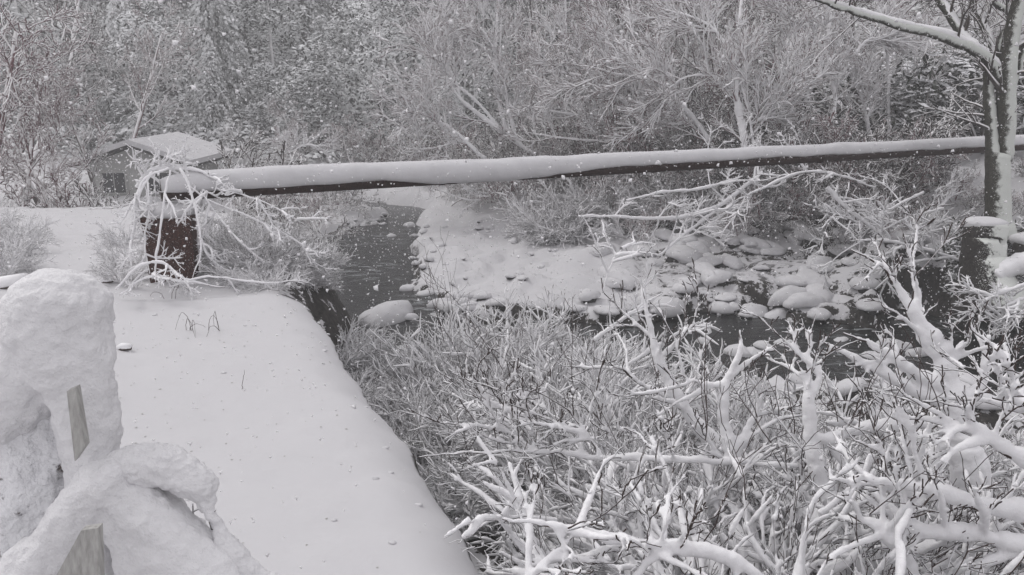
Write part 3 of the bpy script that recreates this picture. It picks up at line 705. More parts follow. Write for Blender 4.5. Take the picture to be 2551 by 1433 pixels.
# ================================================================== EVERGREEN BUSHES ON THE RIGHT
def evergreen_proto(seed, n=1500):
    g = np.random.default_rng(seed); out = []
    for s in range(5):
        grow(np.zeros(3), (g.normal(0, .5), g.normal(0, .5), 1), 1.6, .04, 0, [dict(n=5, wig=.15, kids=(4, 6), ang=(.5, 1.1), len=(.4, .7)), dict(n=4, wig=.2, kids=(0, 0))], g, out)
    st = tube_mesh('stem', [(P, r) for P, r, l in out], bark_grey, 4)
    ctr = np.concatenate([P[2:] for P, r, l in out if l > 0]); idx = g.integers(0, len(ctr), n)
    c = ctr[idx] + g.normal(0, .16, (n, 3))
    d = g.normal(0, 1, (n, 3)); d[:, 2] = d[:, 2] * .35 - .25; d /= np.linalg.norm(d, axis=1, keepdims=True)
    sv = np.cross(d, [0, 0, 1]); sv /= np.linalg.norm(sv, axis=1, keepdims=True); nn = np.cross(sv, d); nn *= np.sign(nn[:, 2:3])
    L = g.uniform(.09, .2, n)[:, None]; w = L * .38
    V = np.stack([c - d * L, c + sv * w - nn * .01, c + d * L - [0, 0, .03], c - sv * w - nn * .01, c + nn * .03], 1).reshape(-1, 3); i = np.arange(n)[:, None] * 5
    F = np.concatenate([i + np.array([[0, 1, 4]]), i + np.array([[1, 2, 4]]), i + np.array([[2, 3, 4]]), i + np.array([[3, 0, 4]])])
    # orient upward
    return st, mesh_np('foliage', V, F, leaf_m, smooth=False)
evp = [evergreen_proto(300 + i) for i in range(3)]
for i in range(34):
    px, py = (prng.uniform(1900, 2500), prng.uniform(345, 385)) if i < 24 else (prng.uniform(1500, 2000), prng.uniform(380, 430))
    x, y, z = hit(px, py)
    e = empty('evergreen_bush', (x, y, z), 'dark broadleaf evergreen bush with snow on its leaves on the upper right slope', 'bush', 'evergreen bushes on the upper right slope')
    e.rotation_euler = (0, 0, prng.uniform(0, 6)); e.scale = (prng.uniform(1.3, 2.1) if i < 24 else 1.1,) * 3
    link('stem', evp[i % 3][0], e); o = link('foliage', evp[i % 3][1], e); o['kind'] = 'stuff'
for i in range(13):
    px, py = prng.uniform(2330, 2640), prng.uniform(700, 800)
    x, y, z = hit(px, py)
    e = empty('evergreen_bush', (x, y, z - .3), 'dark evergreen undergrowth hanging down the bank under the stump', 'bush', 'undergrowth on the bank under the stump')
    e.rotation_euler = (0, 0, prng.uniform(0, 6)); e.scale = (prng.uniform(.5, .85),) * 3
    link('stem', evp[i % 3][0], e); o = link('foliage', evp[i % 3][1], e); o['kind'] = 'stuff'

# ================================================================== BIG TREE AND STUMP ON THE RIGHT
DT = 21.6
def px_line(pts, depth, n=None, wig=0.0, g=None):
    """pts: (px, py, width_px) at the given view depth (or a pair of depths)"""
    d = depth if isinstance(depth, (list, tuple)) else (depth, depth)
    K = len(pts); P = np.array([at_d(a, b, d[0] + (d[1] - d[0]) * i / max(1, K - 1)) for i, (a, b, w) in enumerate(pts)])
    r = np.array([w / 2 / FPX * (d[0] + (d[1] - d[0]) * i / max(1, K - 1)) for i, (a, b, w) in enumerate(pts)])
    m = n or K * 4; t = np.linspace(0, K - 1, m)
    # catmull-rom
    Pp = np.vstack([2 * P[0] - P[1], P, 2 * P[-1] - P[-2]]); i = np.minimum(t.astype(int), K - 2); f = (t - i)[:, None]
    a, b, c, e = Pp[i], Pp[i + 1], Pp[i + 2], Pp[i + 3]
    Q = .5 * (2 * b + (c - a) * f + (2 * a - 5 * b + 4 * c - e) * f ** 2 + (3 * b - a - 3 * c + e) * f ** 3)
    rr = np.interp(t, np.arange(K), r)
    if wig and g is not None: Q = Q + g.normal(0, wig, Q.shape)
    return Q, rr
tg = np.random.default_rng(5)
bx = at_d(2490, 560, DT)
bt = empty('big_tree', tuple(bx), 'large snow plastered tree forking in front of the pipe behind the stump', 'tree')
def rel(P, o): return P - np.asarray(o)
parts = {'trunk': [px_line([(2496, 600, 78), (2488, 545, 62), (2486, 450, 58), (2488, 385, 58)], DT)],
         'limb': [px_line([(2474, 400, 34), (2470, 330, 30), (2464, 250, 28), (2462, 190, 24), (2440, 140, 8)], DT),
                  px_line([(2502, 400, 40), (2508, 300, 44), (2508, 190, 46), (2520, 90, 38), (2538, 0, 34), (2560, -160, 22)], (DT, DT - .5)),
                  px_line([(2504, 215, 34), (2470, 160, 30), (2430, 125, 27), (2330, 85, 24), (2200, 52, 20), (2110, 22, 16), (2030, -6, 13), (1900, -60, 8)], (DT, DT - 2)),
                  px_line([(2436, 130, 26), (2400, 95, 24), (2370, 45, 22), (2335, -10, 20), (2290, -100, 12)], (DT, DT + 1)),
                  px_line([(2500, 190, 26), (2478, 140, 22), (2462, 90, 18), (2440, 40, 16), (2410, -30, 12)], (DT, DT + .8)),
                  px_line([(2500, 180, 24), (2490, 110, 20), (2520, 50, 16), (2470, 0, 14)], (DT, DT + .5)),
                  px_line([(2530, 200, 16), (2552, 120, 14), (2600, 40, 10)], (DT, DT - .6))]}
tw = []
big_cfg = [dict(n=6, wig=.12, up=.02, kids=(3, 6), ang=(.5, 1.0), len=(.4, .7), rk=.6), dict(n=5, wig=.15, kids=(2, 3), ang=(.4, .9), len=(.4, .7), rk=.6), dict(n=3, wig=.2, kids=(0, 0))]
for nm, ls in parts.items():
    for P, r in ls:
        P = P + tg.normal(0, .012, P.shape)
        link(nm, tube_mesh(nm, [(rel(P, bx), r)], trunk_right, 14), bt)
        if nm == 'limb':
            for k in range(9):
                i = int(tg.integers(len(P) // 4, len(P) - 1)); d = unit(P[min(i + 1, len(P) - 1)] - P[i - 1]); s = unit(np.cross(d, tg.normal(0, 1, 3)))
                o = []; grow(rel(P[i], bx), d * .5 + s, tg.uniform(.6, 1.8), r[i] * .35, 0, big_cfg, tg, o); tw += [(a, np.maximum(b, .010)) for a, b, c in o]
o = link('twigs', tube_mesh('twigs', tw, bark_grey, 4, cap=False), bt); o['kind'] = 'stuff'
# snow lying along the limbs
sl = []
for P, r in parts['limb'][2:5]:
    sl.append((rel(P, bx) + np.array([0, 0, 1]) * r[:, None] * .75, r * .75 * (1 + .15 * tg.normal(0, 1, len(r)))))
link('limb_snow', tube_mesh('limb_snow', sl, snow, 8), bt)

sb = at_d(2447, 700, 20.3)
stump = empty('stump', tuple(sb), 'thick cut tree stump with a snow cap leaning at the right bank edge', 'stump')
Pst, Rst = px_line([(2466, 770, 190), (2456, 705, 134), (2450, 650, 104), (2452, 600, 98), (2456, 562, 100)], 20.3)
Pst = Pst + tg.normal(0, .01, Pst.shape)
V_, F_ = tubes([(rel(Pst, sb), Rst)], 22); 
V_ = V_ + (.03 * vnoise(V_[:, 0] * 5, V_[:, 2] * 2))[:, None] * np.array([1, 1, 0])
link('stump_body', mesh_np('stump_body', V_, F_, stump_m), stump)
tp = rel(at_d(2454, 556, 20.3), sb); V_, F_ = cushion(.86, .84, .15, seed=12, drop=1.3, jit=.012); V_ = V_ + tp
link('snow_cap', mesh_np('snow_cap', V_, F_, snow_dimmed), stump)
Pk, Rk = px_line([(2475, 690, 40), (2510, 668, 50), (2560, 655, 60), (2640, 660, 60)], 19.9); link('root_snow', tube_mesh('root_snow', [(rel(Pk, sb), Rk * (1 + .1 * tg.normal(0, 1, len(Rk))))], snow, 12), stump)
o2 = at_d(2560, 620, 20.6); st2 = empty('stump', tuple(o2), 'second snow topped stump cut by the right edge of the view', 'stump')
P2, R2 = px_line([(2570, 670, 90), (2566, 600, 76)], 20.6); link('stump_body', tube_mesh('stump_body', [(rel(P2, o2), R2)], stump_m, 16), st2)
V_, F_ = cushion(.8, .8, .2, seed=15, drop=.5); link('snow_cap', mesh_np('snow_cap', V_ + rel(at_d(2566, 600, 20.6), o2), F_, snow_dimmed), st2)
# snowy branches over the dark bank
def snowy_branch(name, cat, label, pts, depth, cfg, group=None, amount=.03, kids=8, seed=1, rk=.5, kidL=(.5, 1.2), lift=.3, bark=None, keep=.9, kidr=.35, minr=.006, sides=6, vox=0):
    g = np.random.default_rng(seed); lines = [px_line(p, depth if not isinstance(depth, dict) else depth[i]) for i, p in enumerate(pts)]
    o = lines[0][0][0].copy(); e = empty(name, tuple(o), label, cat, group)
    L = []
    for P, r in lines:
        P = P + g.normal(0, .006, P.shape)
        br = r * .42; link('stem', tube_mesh('stem', [(P - o, np.maximum(br, .006))], bark or bark_near, 8), e)
        m = len(r) * 3; u = np.linspace(0, len(r) - 1, m); Pf = np.stack([np.interp(u, np.arange(len(r)), P[:, q]) for q in range(3)], 1); rf = np.interp(u, np.arange(len(r)), r)
        ph = g.uniform(0, 99); sc = 1 / max(.02, float(r.mean())); arc = np.r_[0, np.cumsum(np.linalg.norm(np.diff(Pf, axis=0), axis=1))]
        am = rf * .60 * (1 + .42 * vnoise(arc * sc * .30 + ph, arc * 0 + ph) + .22 * vnoise(arc * sc * 1.6, arc * 0 + ph + 7)) * (1 - .8 * np.linspace(0, 1, m) ** 8)
        L.append((Pf - o + np.array([0, -.10, .62]) * am[:, None], am + rf * .20))
    tws = []
    for P, r in lines:
        for k in range(kids):
            i = int(g.integers(len(P) // 6, len(P) - 1)); d = unit(P[min(i + 1, len(P) - 1)] - P[i - 1]); s = unit(np.cross(d, g.normal(0, 1, 3)))
            v = d * g.uniform(.3, 1.0) + s; v[2] += lift; out = []
            grow(P[i] - o, v, g.uniform(*kidL), max(r[i] * kidr * .5, .008), 0, cfg, g, out); tws += [(a, np.maximum(b, minr), c) for a, b, c in out]
    V, F = tubes(L, 12); V = V + (.10 * float(np.mean([q[1].mean() for q in L])) * (vnoise(V[:, 0] * 9 + V[:, 1] * 5, V[:, 2] * 9) + vnoise(V[:, 0] * 22, V[:, 2] * 22 + V[:, 1] * 15)))[:, None]
    if vox: pass
    else: link('snow_coat', mesh_np('snow_coat', V, F, snow), e)
    if vox and tws:
        V, F = joined([(V, F), tubes(snow_lines(tws, amount, g, keep=keep), 7)])
        link('snow_coat', fused('snow_coat', V, F, vox, .008, .06, snow, .004), e); q = link('twigs', tube_mesh('twigs', [(a, b) for a, b, c in tws], bark or bark_near, 3, cap=False), e); q['kind'] = 'stuff'
    elif tws:
        q = link('twigs', tube_mesh('twigs', [(a, b) for a, b, c in tws], bark or bark_near, 3, cap=False), e); q['kind'] = 'stuff'
        q = link('twig_snow', tube_mesh('twig_snow', snow_lines(tws, amount, g, keep=keep, far=sides < 6), snow, sides, cap=False), e); q['kind'] = 'stuff'
    return e
n_cfg = [dict(n=7, wig=.13, up=.0, kids=(4, 7), ang=(.4, 1.0), len=(.35, .65), rk=.65, lift=.15), dict(n=5, wig=.16, up=.0, kids=(2, 4), ang=(.4, .9), len=(.4, .7), rk=.65, lift=.1), dict(n=4, wig=.2, kids=(0, 0))]
snowy_branch('fallen_branch', 'branch', 'tangle of white branches hanging over the dark bank at the right edge', [[(2640, 690, 14), (2540, 715, 14), (2470, 740, 12), (2430, 770, 8)], [(2640, 740, 14), (2550, 745, 12), (2490, 775, 9), (2440, 800, 6)], [(2620, 800, 14), (2540, 790, 10), (2480, 800, 7)]], 18.5, n_cfg, amount=.022, kids=7, seed=31, kidL=(.4, 1.1))
snowy_branch('fallen_branch', 'branch', 'long white bough arching over the stones below the middle of the pipe', [[(1440, 540, 6), (1520, 540, 9), (1620, 545, 11), (1700, 542, 12), (1790, 515, 14), (1850, 470, 15), (1900, 430, 16)], [(1640, 640, 6), (1700, 590, 9), (1790, 520, 12)], [(1560, 500, 6), (1650, 480, 8), (1750, 470, 9), (1850, 440, 12)]], 27, n_cfg, amount=.022, kids=9, seed=33, kidL=(.8, 2.2))
snowy_branch('fallen_branch', 'branch', 'white branches fanning left from the slope below the right half of the pipe', [[(2180, 470, 6), (2100, 440, 9), (2000, 430, 10), (1900, 470, 8), (1830, 500, 5)], [(2060, 470, 14), (2110, 520, 14), (2200, 590, 12)]], 24, n_cfg, amount=.02, kids=9, seed=34, kidL=(.6, 1.8))
for i, (pts, dd, lab) in enumerate([([[(2420, 660, 8), (2300, 620, 9), (2200, 600, 8), (2120, 600, 5)], [(2380, 640, 9), (2260, 660, 8), (2180, 720, 5)]], 22, 'snowy fallen boughs lying left of the stump'),
                                    ([[(2350, 520, 8), (2260, 545, 9), (2170, 590, 6)], [(2300, 480, 8), (2200, 530, 8), (2120, 560, 5)]], 24, 'snowy boughs on the white slope left of the big tree'),
                                    ([[(1250, 470, 5), (1180, 500, 5), (1080, 470, 4)], [(1400, 470, 6), (1300, 455, 6), (1180, 440, 4)]], 36, 'low white boughs reaching over the far channel bend')]):
    snowy_branch('fallen_branch', 'branch', lab, pts, dd, n_cfg, amount=.02, kids=8, seed=36 + i, kidL=(.5, 1.6))

t_cfg = [dict(n=9, wig=.08, up=.03, kids=(7, 10), ang=(.3, .7), len=(.5, .8), rk=.55, lift=.06), dict(n=6, wig=.11, up=.0, kids=(5, 7), ang=(.3, .7), len=(.5, .8), rk=.6), dict(n=4, wig=.14, up=-.02, kids=(0, 0))]
def white_tree(label, pts, depth, seed, kids=9, kidL=(1.2, 3.0), amount=.021, cat='tree', name='leaning_tree'):
    return snowy_branch(name, cat, label, pts, depth, t_cfg, None, amount=amount, kids=kids, seed=seed, kidL=kidL, lift=.35, kidr=.55, minr=.009, sides=3, keep=.95, bark=bark_mauve)
white_tree('white limbed tree leaning far left over the river behind the pipe', [[(1350, 400, 16), (1250, 330, 15), (1150, 252, 12), (1112, 195, 9), (1050, 148, 6)], [(1150, 252, 9), (1125, 185, 8), (1068, 118, 4)], [(1255, 335, 12), (1185, 252, 9), (1120, 208, 7), (1060, 200, 4)]], 37, 71, 8)
white_tree('upright white tree with a fan of branches behind the leaning trunks', [[(1262, 330, 14), (1242, 250, 12), (1234, 150, 11), (1238, 60, 8), (1242, -30, 5)], [(1238, 135, 8), (1200, 75, 6), (1150, 52, 4)], [(1238, 150, 8), (1180, 105, 6), (1105, 98, 4)], [(1285, 345, 11), (1262, 250, 10), (1246, 150, 8), (1250, 20, 5)]], 38, 72, 9, (1.0, 2.4))
white_tree('low tree bending left to the channel just above the pipe', [[(1210, 400, 13), (1110, 312, 11), (1060, 320, 7), (1008, 345, 4)], [(1150, 350, 8), (1080, 370, 6), (1010, 372, 4)], [(1110, 312, 7), (1060, 290, 5), (1010, 300, 3)]], 36, 73, 9, (.8, 2.2))
white_tree('tree with level white boughs reaching left from the thicket', [[(1640, 380, 16), (1560, 260, 14), (1440, 190, 10), (1340, 178, 6)], [(1560, 260, 10), (1440, 130, 8), (1370, 110, 5)], [(1600, 320, 10), (1450, 290, 8), (1320, 270, 5)], [(1620, 350, 10), (1450, 350, 8), (1310, 330, 4)]], 34, 74, 10, (1.0, 2.4))
white_tree('tall pale trunked tree standing right behind the middle of the pipe', [[(1862, 400, 26), (1850, 330, 22), (1832, 225, 19), (1836, 120, 16), (1850, -30, 12)], [(1838, 150, 12), (1760, 60, 9), (1640, 20, 6)], [(1834, 200, 12), (1720, 190, 8), (1640, 240, 5)], [(1880, 390, 9), (1865, 280, 8), (1838, 190, 7)], [(1870, 310, 8), (1920, 288, 8), (1985, 274, 4)]], 29, 75, 10, (1.0, 2.6), name='bare_tree')
white_tree('slanting tree whose limbs cross above the right half of the pipe', [[(1790, 390, 16), (1730, 300, 14), (1640, 200, 11), (1560, 60, 8)], [(1730, 300, 9), (1680, 310, 8), (1600, 290, 4)], [(1640, 200, 8), (1560, 190, 6), (1480, 170, 4)]], 31, 76, 10, (1.0, 2.4), name='bare_tree')
white_tree('white tree with upright arms above the pipe left of the evergreen bushes', [[(2170, 360, 12), (2155, 280, 9), (2140, 230, 6)], [(2158, 300, 8), (2185, 240, 5)], [(2290, 350, 8), (2282, 200, 7), (2275, 90, 5)], [(2215, 340, 12), (2212, 180, 10), (2200, 60, 8), (2170, -30, 6)]], 31, 77, 8, (.7, 1.8), name='bare_tree')
white_tree('dark crooked tree in the upper right thicket', [[(2060, 370, 14), (2080, 250, 12), (2060, 130, 11), (2075, 0, 9)], [(2075, 220, 9), (2150, 110, 8), (2190, 95, 6)], [(2062, 140, 8), (2000, 70, 6), (1930, 60, 4)], [(1960, 380, 12), (1950, 250, 10), (1985, 120, 8), (1960, -20, 6)]], 30, 78, 10, (.8, 2.2), name='bare_tree')
white_tree('many stemmed white tree at the upper middle of the thicket', [[(1700, 390, 14), (1690, 250, 12), (1710, 120, 9), (1690, -20, 7)], [(1480, 400, 12), (1500, 280, 10), (1480, 150, 8), (1520, 20, 6)], [(1580, 390, 12), (1600, 240, 10), (1570, 100, 8)]], 35, 79, 12, (1.2, 2.8), name='bare_tree')
white_tree('small white tree on the far left bank just above the pipe', [[(735, 430, 6), (722, 380, 5), (700, 345, 4)], [(722, 380, 4), (770, 360, 4), (820, 385, 3)]], 34, 80, 7, (.4, 1.0), name='bare_tree')
# ================================================================== VINES OVER THE PIER
def vine(label, pts, depth, seed, amount=.014, kids=8):
    return snowy_branch('hanging_vine', 'vine', label, pts, depth, n_cfg, 'vines hanging over the pier', amount=amount, kids=kids, seed=seed, kidL=(.25, .7), lift=-.15, kidr=.4, minr=.004)
vine('long white vine crossing the left part of the dark pier face', [[(425, 425, 6), (412, 480, 7), (402, 560, 8), (390, 640, 8), (385, 690, 6)], [(450, 420, 8), (472, 470, 8), (492, 540, 7), (500, 620, 6), (480, 695, 5)]], 13.7, 51, .014, 1)
vine('snowy vines bunched left of the pier from pipe to ground', [[(380, 430, 8), (350, 480, 9), (335, 560, 8), (325, 640, 7), (330, 700, 5)], [(365, 440, 6), (372, 520, 6), (360, 600, 6), (375, 690, 5)], [(420, 420, 8), (360, 450, 8), (330, 520, 8)]], 14.0, 52)
vine('snow crusted vine crown on top of the pipe end above the pier', [[(340, 470, 10), (370, 430, 12), (430, 420, 12), (490, 425, 10), (540, 450, 6)], [(350, 450, 8), (400, 415, 9), (470, 412, 8)], [(460, 420, 8), (500, 470, 6), (560, 500, 5)]], 14.6, 53, .02)
vine('arching snowy canes spilling from the right of the pier to the slope', [[(500, 480, 5), (560, 560, 6), (640, 640, 7), (760, 700, 6)], [(520, 500, 5), (620, 540, 6), (720, 590, 6), (800, 640, 5)], [(495, 560, 6), (520, 640, 7), (600, 690, 7), (700, 710, 5)], [(540, 470, 4), (650, 500, 5), (760, 560, 5)]], 14.4, 54, .02)
vine('arching snowy canes lying at the foot of the pier', [[(290, 720, 6), (340, 670, 9), (400, 655, 10), (450, 690, 8), (520, 710, 6)], [(300, 735, 6), (370, 690, 9), (440, 700, 9), (560, 715, 6)], [(420, 715, 5), (520, 690, 6), (640, 705, 6), (740, 700, 5)]], 13.3, 55, .016, 3)
# ================================================================== NEAR SHRUBS IN DEEP SNOW
def near_proto(seed, H, stems, spread, amount, r0=.022, lean=(0, 0), kd=((7, 10), (3, 5), (1, 3)), vox=0):
    g = np.random.default_rng(seed); cfg = [dict(n=9, wig=.09, up=-.035, kids=kd[0], ang=(.25, .8), len=(.4, .75), rk=.62, lift=.08, **{'from': .1}),
        dict(n=6, wig=.11, up=.0, kids=kd[1], ang=(.3, .75), len=(.4, .7), rk=.62, lift=.05), dict(n=5, wig=.13, up=.01, kids=kd[2], ang=(.35, .8), len=(.45, .75), rk=.7), dict(n=3, wig=.16, kids=(0, 0))]
    ms = []; allt = []; main = []
    for s in range(stems):
        a = 2 * math.pi * (s + g.random()) / stems; out = []
        grow(np.array([math.cos(a) * .15, math.sin(a) * .15, -.1]), (math.cos(a) * spread * g.uniform(.4, 1.2) + lean[0], math.sin(a) * spread * g.uniform(.4, 1.2) + lean[1], 1), H * g.uniform(.7, 1.1), r0, 0, cfg, g, out)
        main += [q for q in out if q[2] == 0]; allt += [q for q in out if q[2] > 0]
    stem_m = [tube_mesh('stem', [(P, np.maximum(r, .007))], bark_near, 6) for P, r, l in main]
    tw_m = tube_mesh('twigs', [(P, np.maximum(r, .0045)) for P, r, l in allt], bark_near, 3, cap=False)
    snow_m = tube_mesh('snow_coat', snow_lines(main, amount * 1.5, g) , snow, 8)
    ts_m = tube_mesh('twig_snow', snow_lines([q for q in allt if q[2] < 3], amount, g, keep=.93) + snow_lines([q for q in allt if q[2] == 3], amount * .6, g, keep=.6), snow, 4, cap=False)
    if vox:
        V, F = tubes(snow_lines(main, amount * 1.5, g) + snow_lines([q for q in allt if q[2] < 3], amount * 1.1, g, keep=.93), 7)
        blend = fused('snow_coat', V, F, vox, .006, .05, snow)
        return stem_m, tw_m, blend, None
    return stem_m, tw_m, snow_m, ts_m
near_fine = [near_proto(400 + i, 1.8, 15, 1.5, .019, .013, kd=((8, 11), (4, 6), (0, 0))) for i in range(3)]
near_mid = [near_proto(420 + i, 2.0, 13, 1.5, .024, .015, kd=((7, 9), (3, 5), (0, 1))) for i in range(3)]
near_big = [near_proto(440 + i, 2.3, 11, 1.7, .028, .018, kd=((5, 8), (3, 5), (0, 2)), vox=.020) for i in range(4)]
def near(protos, k, x, y, rz, s, label, group, dz=0):
    uu_ = proj(x, y, 1.5)[0]; label = label + (' beside the embankment edge' if x < edge_x(min(y, 13)) + 2.2 else ' under the level white bough' if uu_ < 1500 else ' around the forked snowy stalks' if uu_ < 2080 else ' around the tall right sapling')
    pr = protos[k % len(protos)]; z = ground(x, y)
    s = fit(x, y, z, s, 1.75, 1.3, THICK_X, THICK_Y)
    if s is None or s < .3: return None
    e = empty('snowy_shrub', (x, y, z + dz), label, 'shrub', group); e.rotation_euler = (nrng.uniform(-.15, .15), nrng.uniform(-.15, .15), rz); e.scale = (s,) * 3
    for q in pr[0]: link('stem', q, e)
    for nm, q in (('twigs', pr[1]), ('snow_coat', pr[2]), ('twig_snow', pr[3])):
        if q is None: continue
        o = link(nm, q, e)
        if nm != 'snow_coat': o['kind'] = 'stuff'
    return e
nrng = np.random.default_rng(77)
def edge_x(y): return float(np.interp(y, wy[:-5], wx[:-5]))
cnt = 0
for i in range(400):
    y = nrng.uniform(10.2, 15.2); x = nrng.uniform(-2.5, 6.5)
    if x < edge_x(y) + .7 or float(poly_sd(river, np.array([x]), np.array([y]))[0]) < .25: continue
    u, v = proj(x, y, 1.6)
    if not (900 < u < 2050): continue
    near(near_fine if nrng.random() < .7 else near_mid, cnt, x, y, nrng.uniform(0, 6), nrng.uniform(.7, 1.1), 'fine twigged snow laden shrub', 'fine snowy thicket below the embankment'); cnt += 1
    if cnt > 48: break
for i in range(16):
    near(near_fine if i % 3 else near_mid, i, -1.3 + 4.6 * (i + nrng.random()) / 16, nrng.uniform(13.2, 15.8), nrng.uniform(0, 6), nrng.uniform(1.1, 1.5), 'tall fine twigged shrub at the river brink', 'tall shrubs at the river brink')
cnt = 0
for i in range(400):
    y = nrng.uniform(7.6, 11.5); x = nrng.uniform(.2, 9.5)
    if x < edge_x(y) + .9 or float(poly_sd(river, np.array([x]), np.array([y]))[0]) < .4: continue
    near(near_mid, cnt, x, y, nrng.uniform(0, 6), nrng.uniform(.65, 1.05), 'snow coated shrub with dark twig tips', 'snow coated shrubs on the near bank'); cnt += 1
    if cnt > 34: break
cnt = 0
for i in range(400):
    y = nrng.uniform(4.4, 8.0); x = nrng.uniform(1.0, 6.5)
    near(near_big, cnt, x, y, nrng.uniform(0, 6), nrng.uniform(.6, .95), 'heavily snow loaded shrub nearest the camera', 'heavily loaded shrubs nearest the camera'); cnt += 1
    if cnt > 26: break

def put(protos, k, x, y, s, label, group, lx=None, ly=None, tilt=(0, 0), dz=0):
    z = ground(x, y); pr = protos[k % len(protos)]
    if lx is not None:
        s = fit(x, y, z, s, 1.75, 1.2, lx, ly)
        if s is None: return
    e = empty('snowy_shrub', (x, y, z + dz), label, 'shrub', group); e.rotation_euler = (tilt[0], tilt[1], nrng.uniform(0, 6)); e.scale = (s,) * 3
    for q in pr[0]: link('stem', q, e)
    for nm, q in (('twigs', pr[1]), ('snow_coat', pr[2]), ('twig_snow', pr[3])):
        if q is None: continue
        o = link(nm, q, e)
        if nm != 'snow_coat': o['kind'] = 'stuff'
for i in range(34):
    px = 560 + 265 * (i + nrng.random()) / 34; py = nrng.uniform(580, 700); x, y, z = hit(px, py)
    put(near_fine if i % 3 else near_mid, i, x, y, nrng.uniform(.4, .75), 'snow laden cane clump on the embankment shoulder right of the pier', 'cane clumps on the embankment shoulder', [300, 500, 600, 700, 800, 900], [530, 515, 520, 560, 600, 640])
for i in range(16):
    px = nrng.uniform(760, 835); py = nrng.uniform(640, 725); x, y, z = hit(px, py)
    if y < 13.2: continue
    put(near_fine, i, x, y, nrng.uniform(.3, .55), 'snowy cane clump covering the end face of the embankment above the narrows', 'cane clumps on the embankment end face', [600, 740, 800, 850, 900, 1100], [600, 600, 640, 700, 860, 1100])
for i in range(12):
    y = 12.2 + 3.0 * (i + .5) / 12; x = edge_x(min(y, 13.1)) + .15 + .75 * ((i * 7) % 12) / 12
    put(near_fine, i, x, y, nrng.uniform(.4, .6), 'snowy cane clump covering the end face of the embankment above the narrows', 'cane clumps on the embankment end face', [600, 760, 860, 900, 1100], [600, 640, 720, 780, 1000])
for i in range(10):
    y = nrng.uniform(8.5, 15.5); x = edge_x(min(y, 13)) + nrng.uniform(.15, .7)
    put(near_fine, i, x, y, nrng.uniform(.25, .45), 'snowy cane clump clinging to the drop below the embankment edge', 'cane clumps clinging to the embankment drop', [600, 760, 900, 1100, 1400], [600, 640, 860, 1130, 1500])
for i in range(10):
    px, py = nrng.uniform(-60, 110), nrng.uniform(570, 690); x, y, z = hit(px, py)
    put(near_fine, i, x, y, nrng.uniform(.28, .45), 'drooping snow coated cane clump at the left edge beside the open snow', 'drooping cane clumps at the left edge', tilt=(0, .5))
for i in range(14):
    px, py = nrng.uniform(1290, 1580), nrng.uniform(500, 615); x, y, z = hit(px, py)
    put(near_mid if i % 2 else near_fine, i, x, y, nrng.uniform(.7, 1.25), 'snow laden shrub leaning over the right side of the middle bar', 'snow laden shrubs edging the middle bar', PIPE_X, PIPE_Y)
for i in range(20):
    px, py = 1420 + 860 * (i + nrng.random()) / 20, nrng.uniform(450, 600); x, y, z = hit(px, py)
    put(near_mid, i, x, y, nrng.uniform(.6, 1.15), 'white twigged snow laden shrub below the right half of the pipe', 'white shrubs below the right half of the pipe', PIPE_X, PIPE_Y)
for i in range(6):
    px, py = [(300, 705), (312, 660), (600, 705), (305, 610), (640, 715), (690, 720)][i]; x, y, z = hit(px, py)
    put(near_fine, i, x, y, .3, 'small snow matted cane clump at the foot of the pier', 'matted cane clumps at the pier foot')
# the individual saplings one can follow in the photograph
nb = [dict(n=8, wig=.10, up=.0, kids=(3, 5), ang=(.35, .8), len=(.35, .6), rk=.65, lift=.15), dict(n=6, wig=.14, up=.01, kids=(1, 3), ang=(.4, .8), len=(.4, .7), rk=.7), dict(n=4, wig=.18, kids=(0, 0))]
snowy_branch('snowy_sapling', 'sapling', 'tall thickly snow coated sapling rising in front of the dark water on the right',
    [[(2450, 1500, 105), (2430, 1300, 100), (2405, 1150, 95), (2370, 1000, 85), (2340, 880, 62), (2290, 810, 40), (2250, 740, 30), (2200, 665, 22), (2120, 622, 8)],
     [(2345, 900, 50), (2300, 850, 40), (2278, 780, 26), (2255, 735, 12)], [(2290, 800, 26), (2283, 720, 18), (2262, 672, 7)],
     [(2375, 1020, 50), (2270, 975, 38), (2150, 905, 30), (2045, 850, 10)], [(2370, 990, 46), (2250, 915, 36), (2190, 870, 28), (2105, 832, 9)],
     [(2360, 920, 30), (2385, 880, 24), (2400, 850, 14)], [(2385, 1010, 40), (2440, 965, 34), (2455, 900, 26), (2440, 830, 10), (2428, 800, 5)],
     [(2300, 1060, 44), (2180, 1070, 40), (2080, 1090, 30), (2010, 1090, 12)]], 7.6, nb, amount=.018, kids=3, seed=61, kidL=(.35, .7), vox=.016)
snowy_branch('snowy_sapling', 'sapling', 'upright snowy stalk with spiky tips standing centre right before the channel',
    [[(2110, 1500, 62), (2066, 1277, 56), (2038, 1196, 50), (2016, 1078, 42), (2015, 985, 34), (2018, 925, 14)], [(2016, 1000, 20), (2000, 940, 14), (1985, 900, 5)], [(2020, 990, 22), (2040, 945, 14), (2050, 900, 5)],
     [(2020, 1100, 40), (2080, 1095, 32), (2150, 1060, 10)], [(2066, 1277, 44), (1990, 1290, 36), (1900, 1330, 20)]], 7.4, nb, amount=0.0165, kids=3, seed=62, kidL=(.35, .85), vox=.0175)
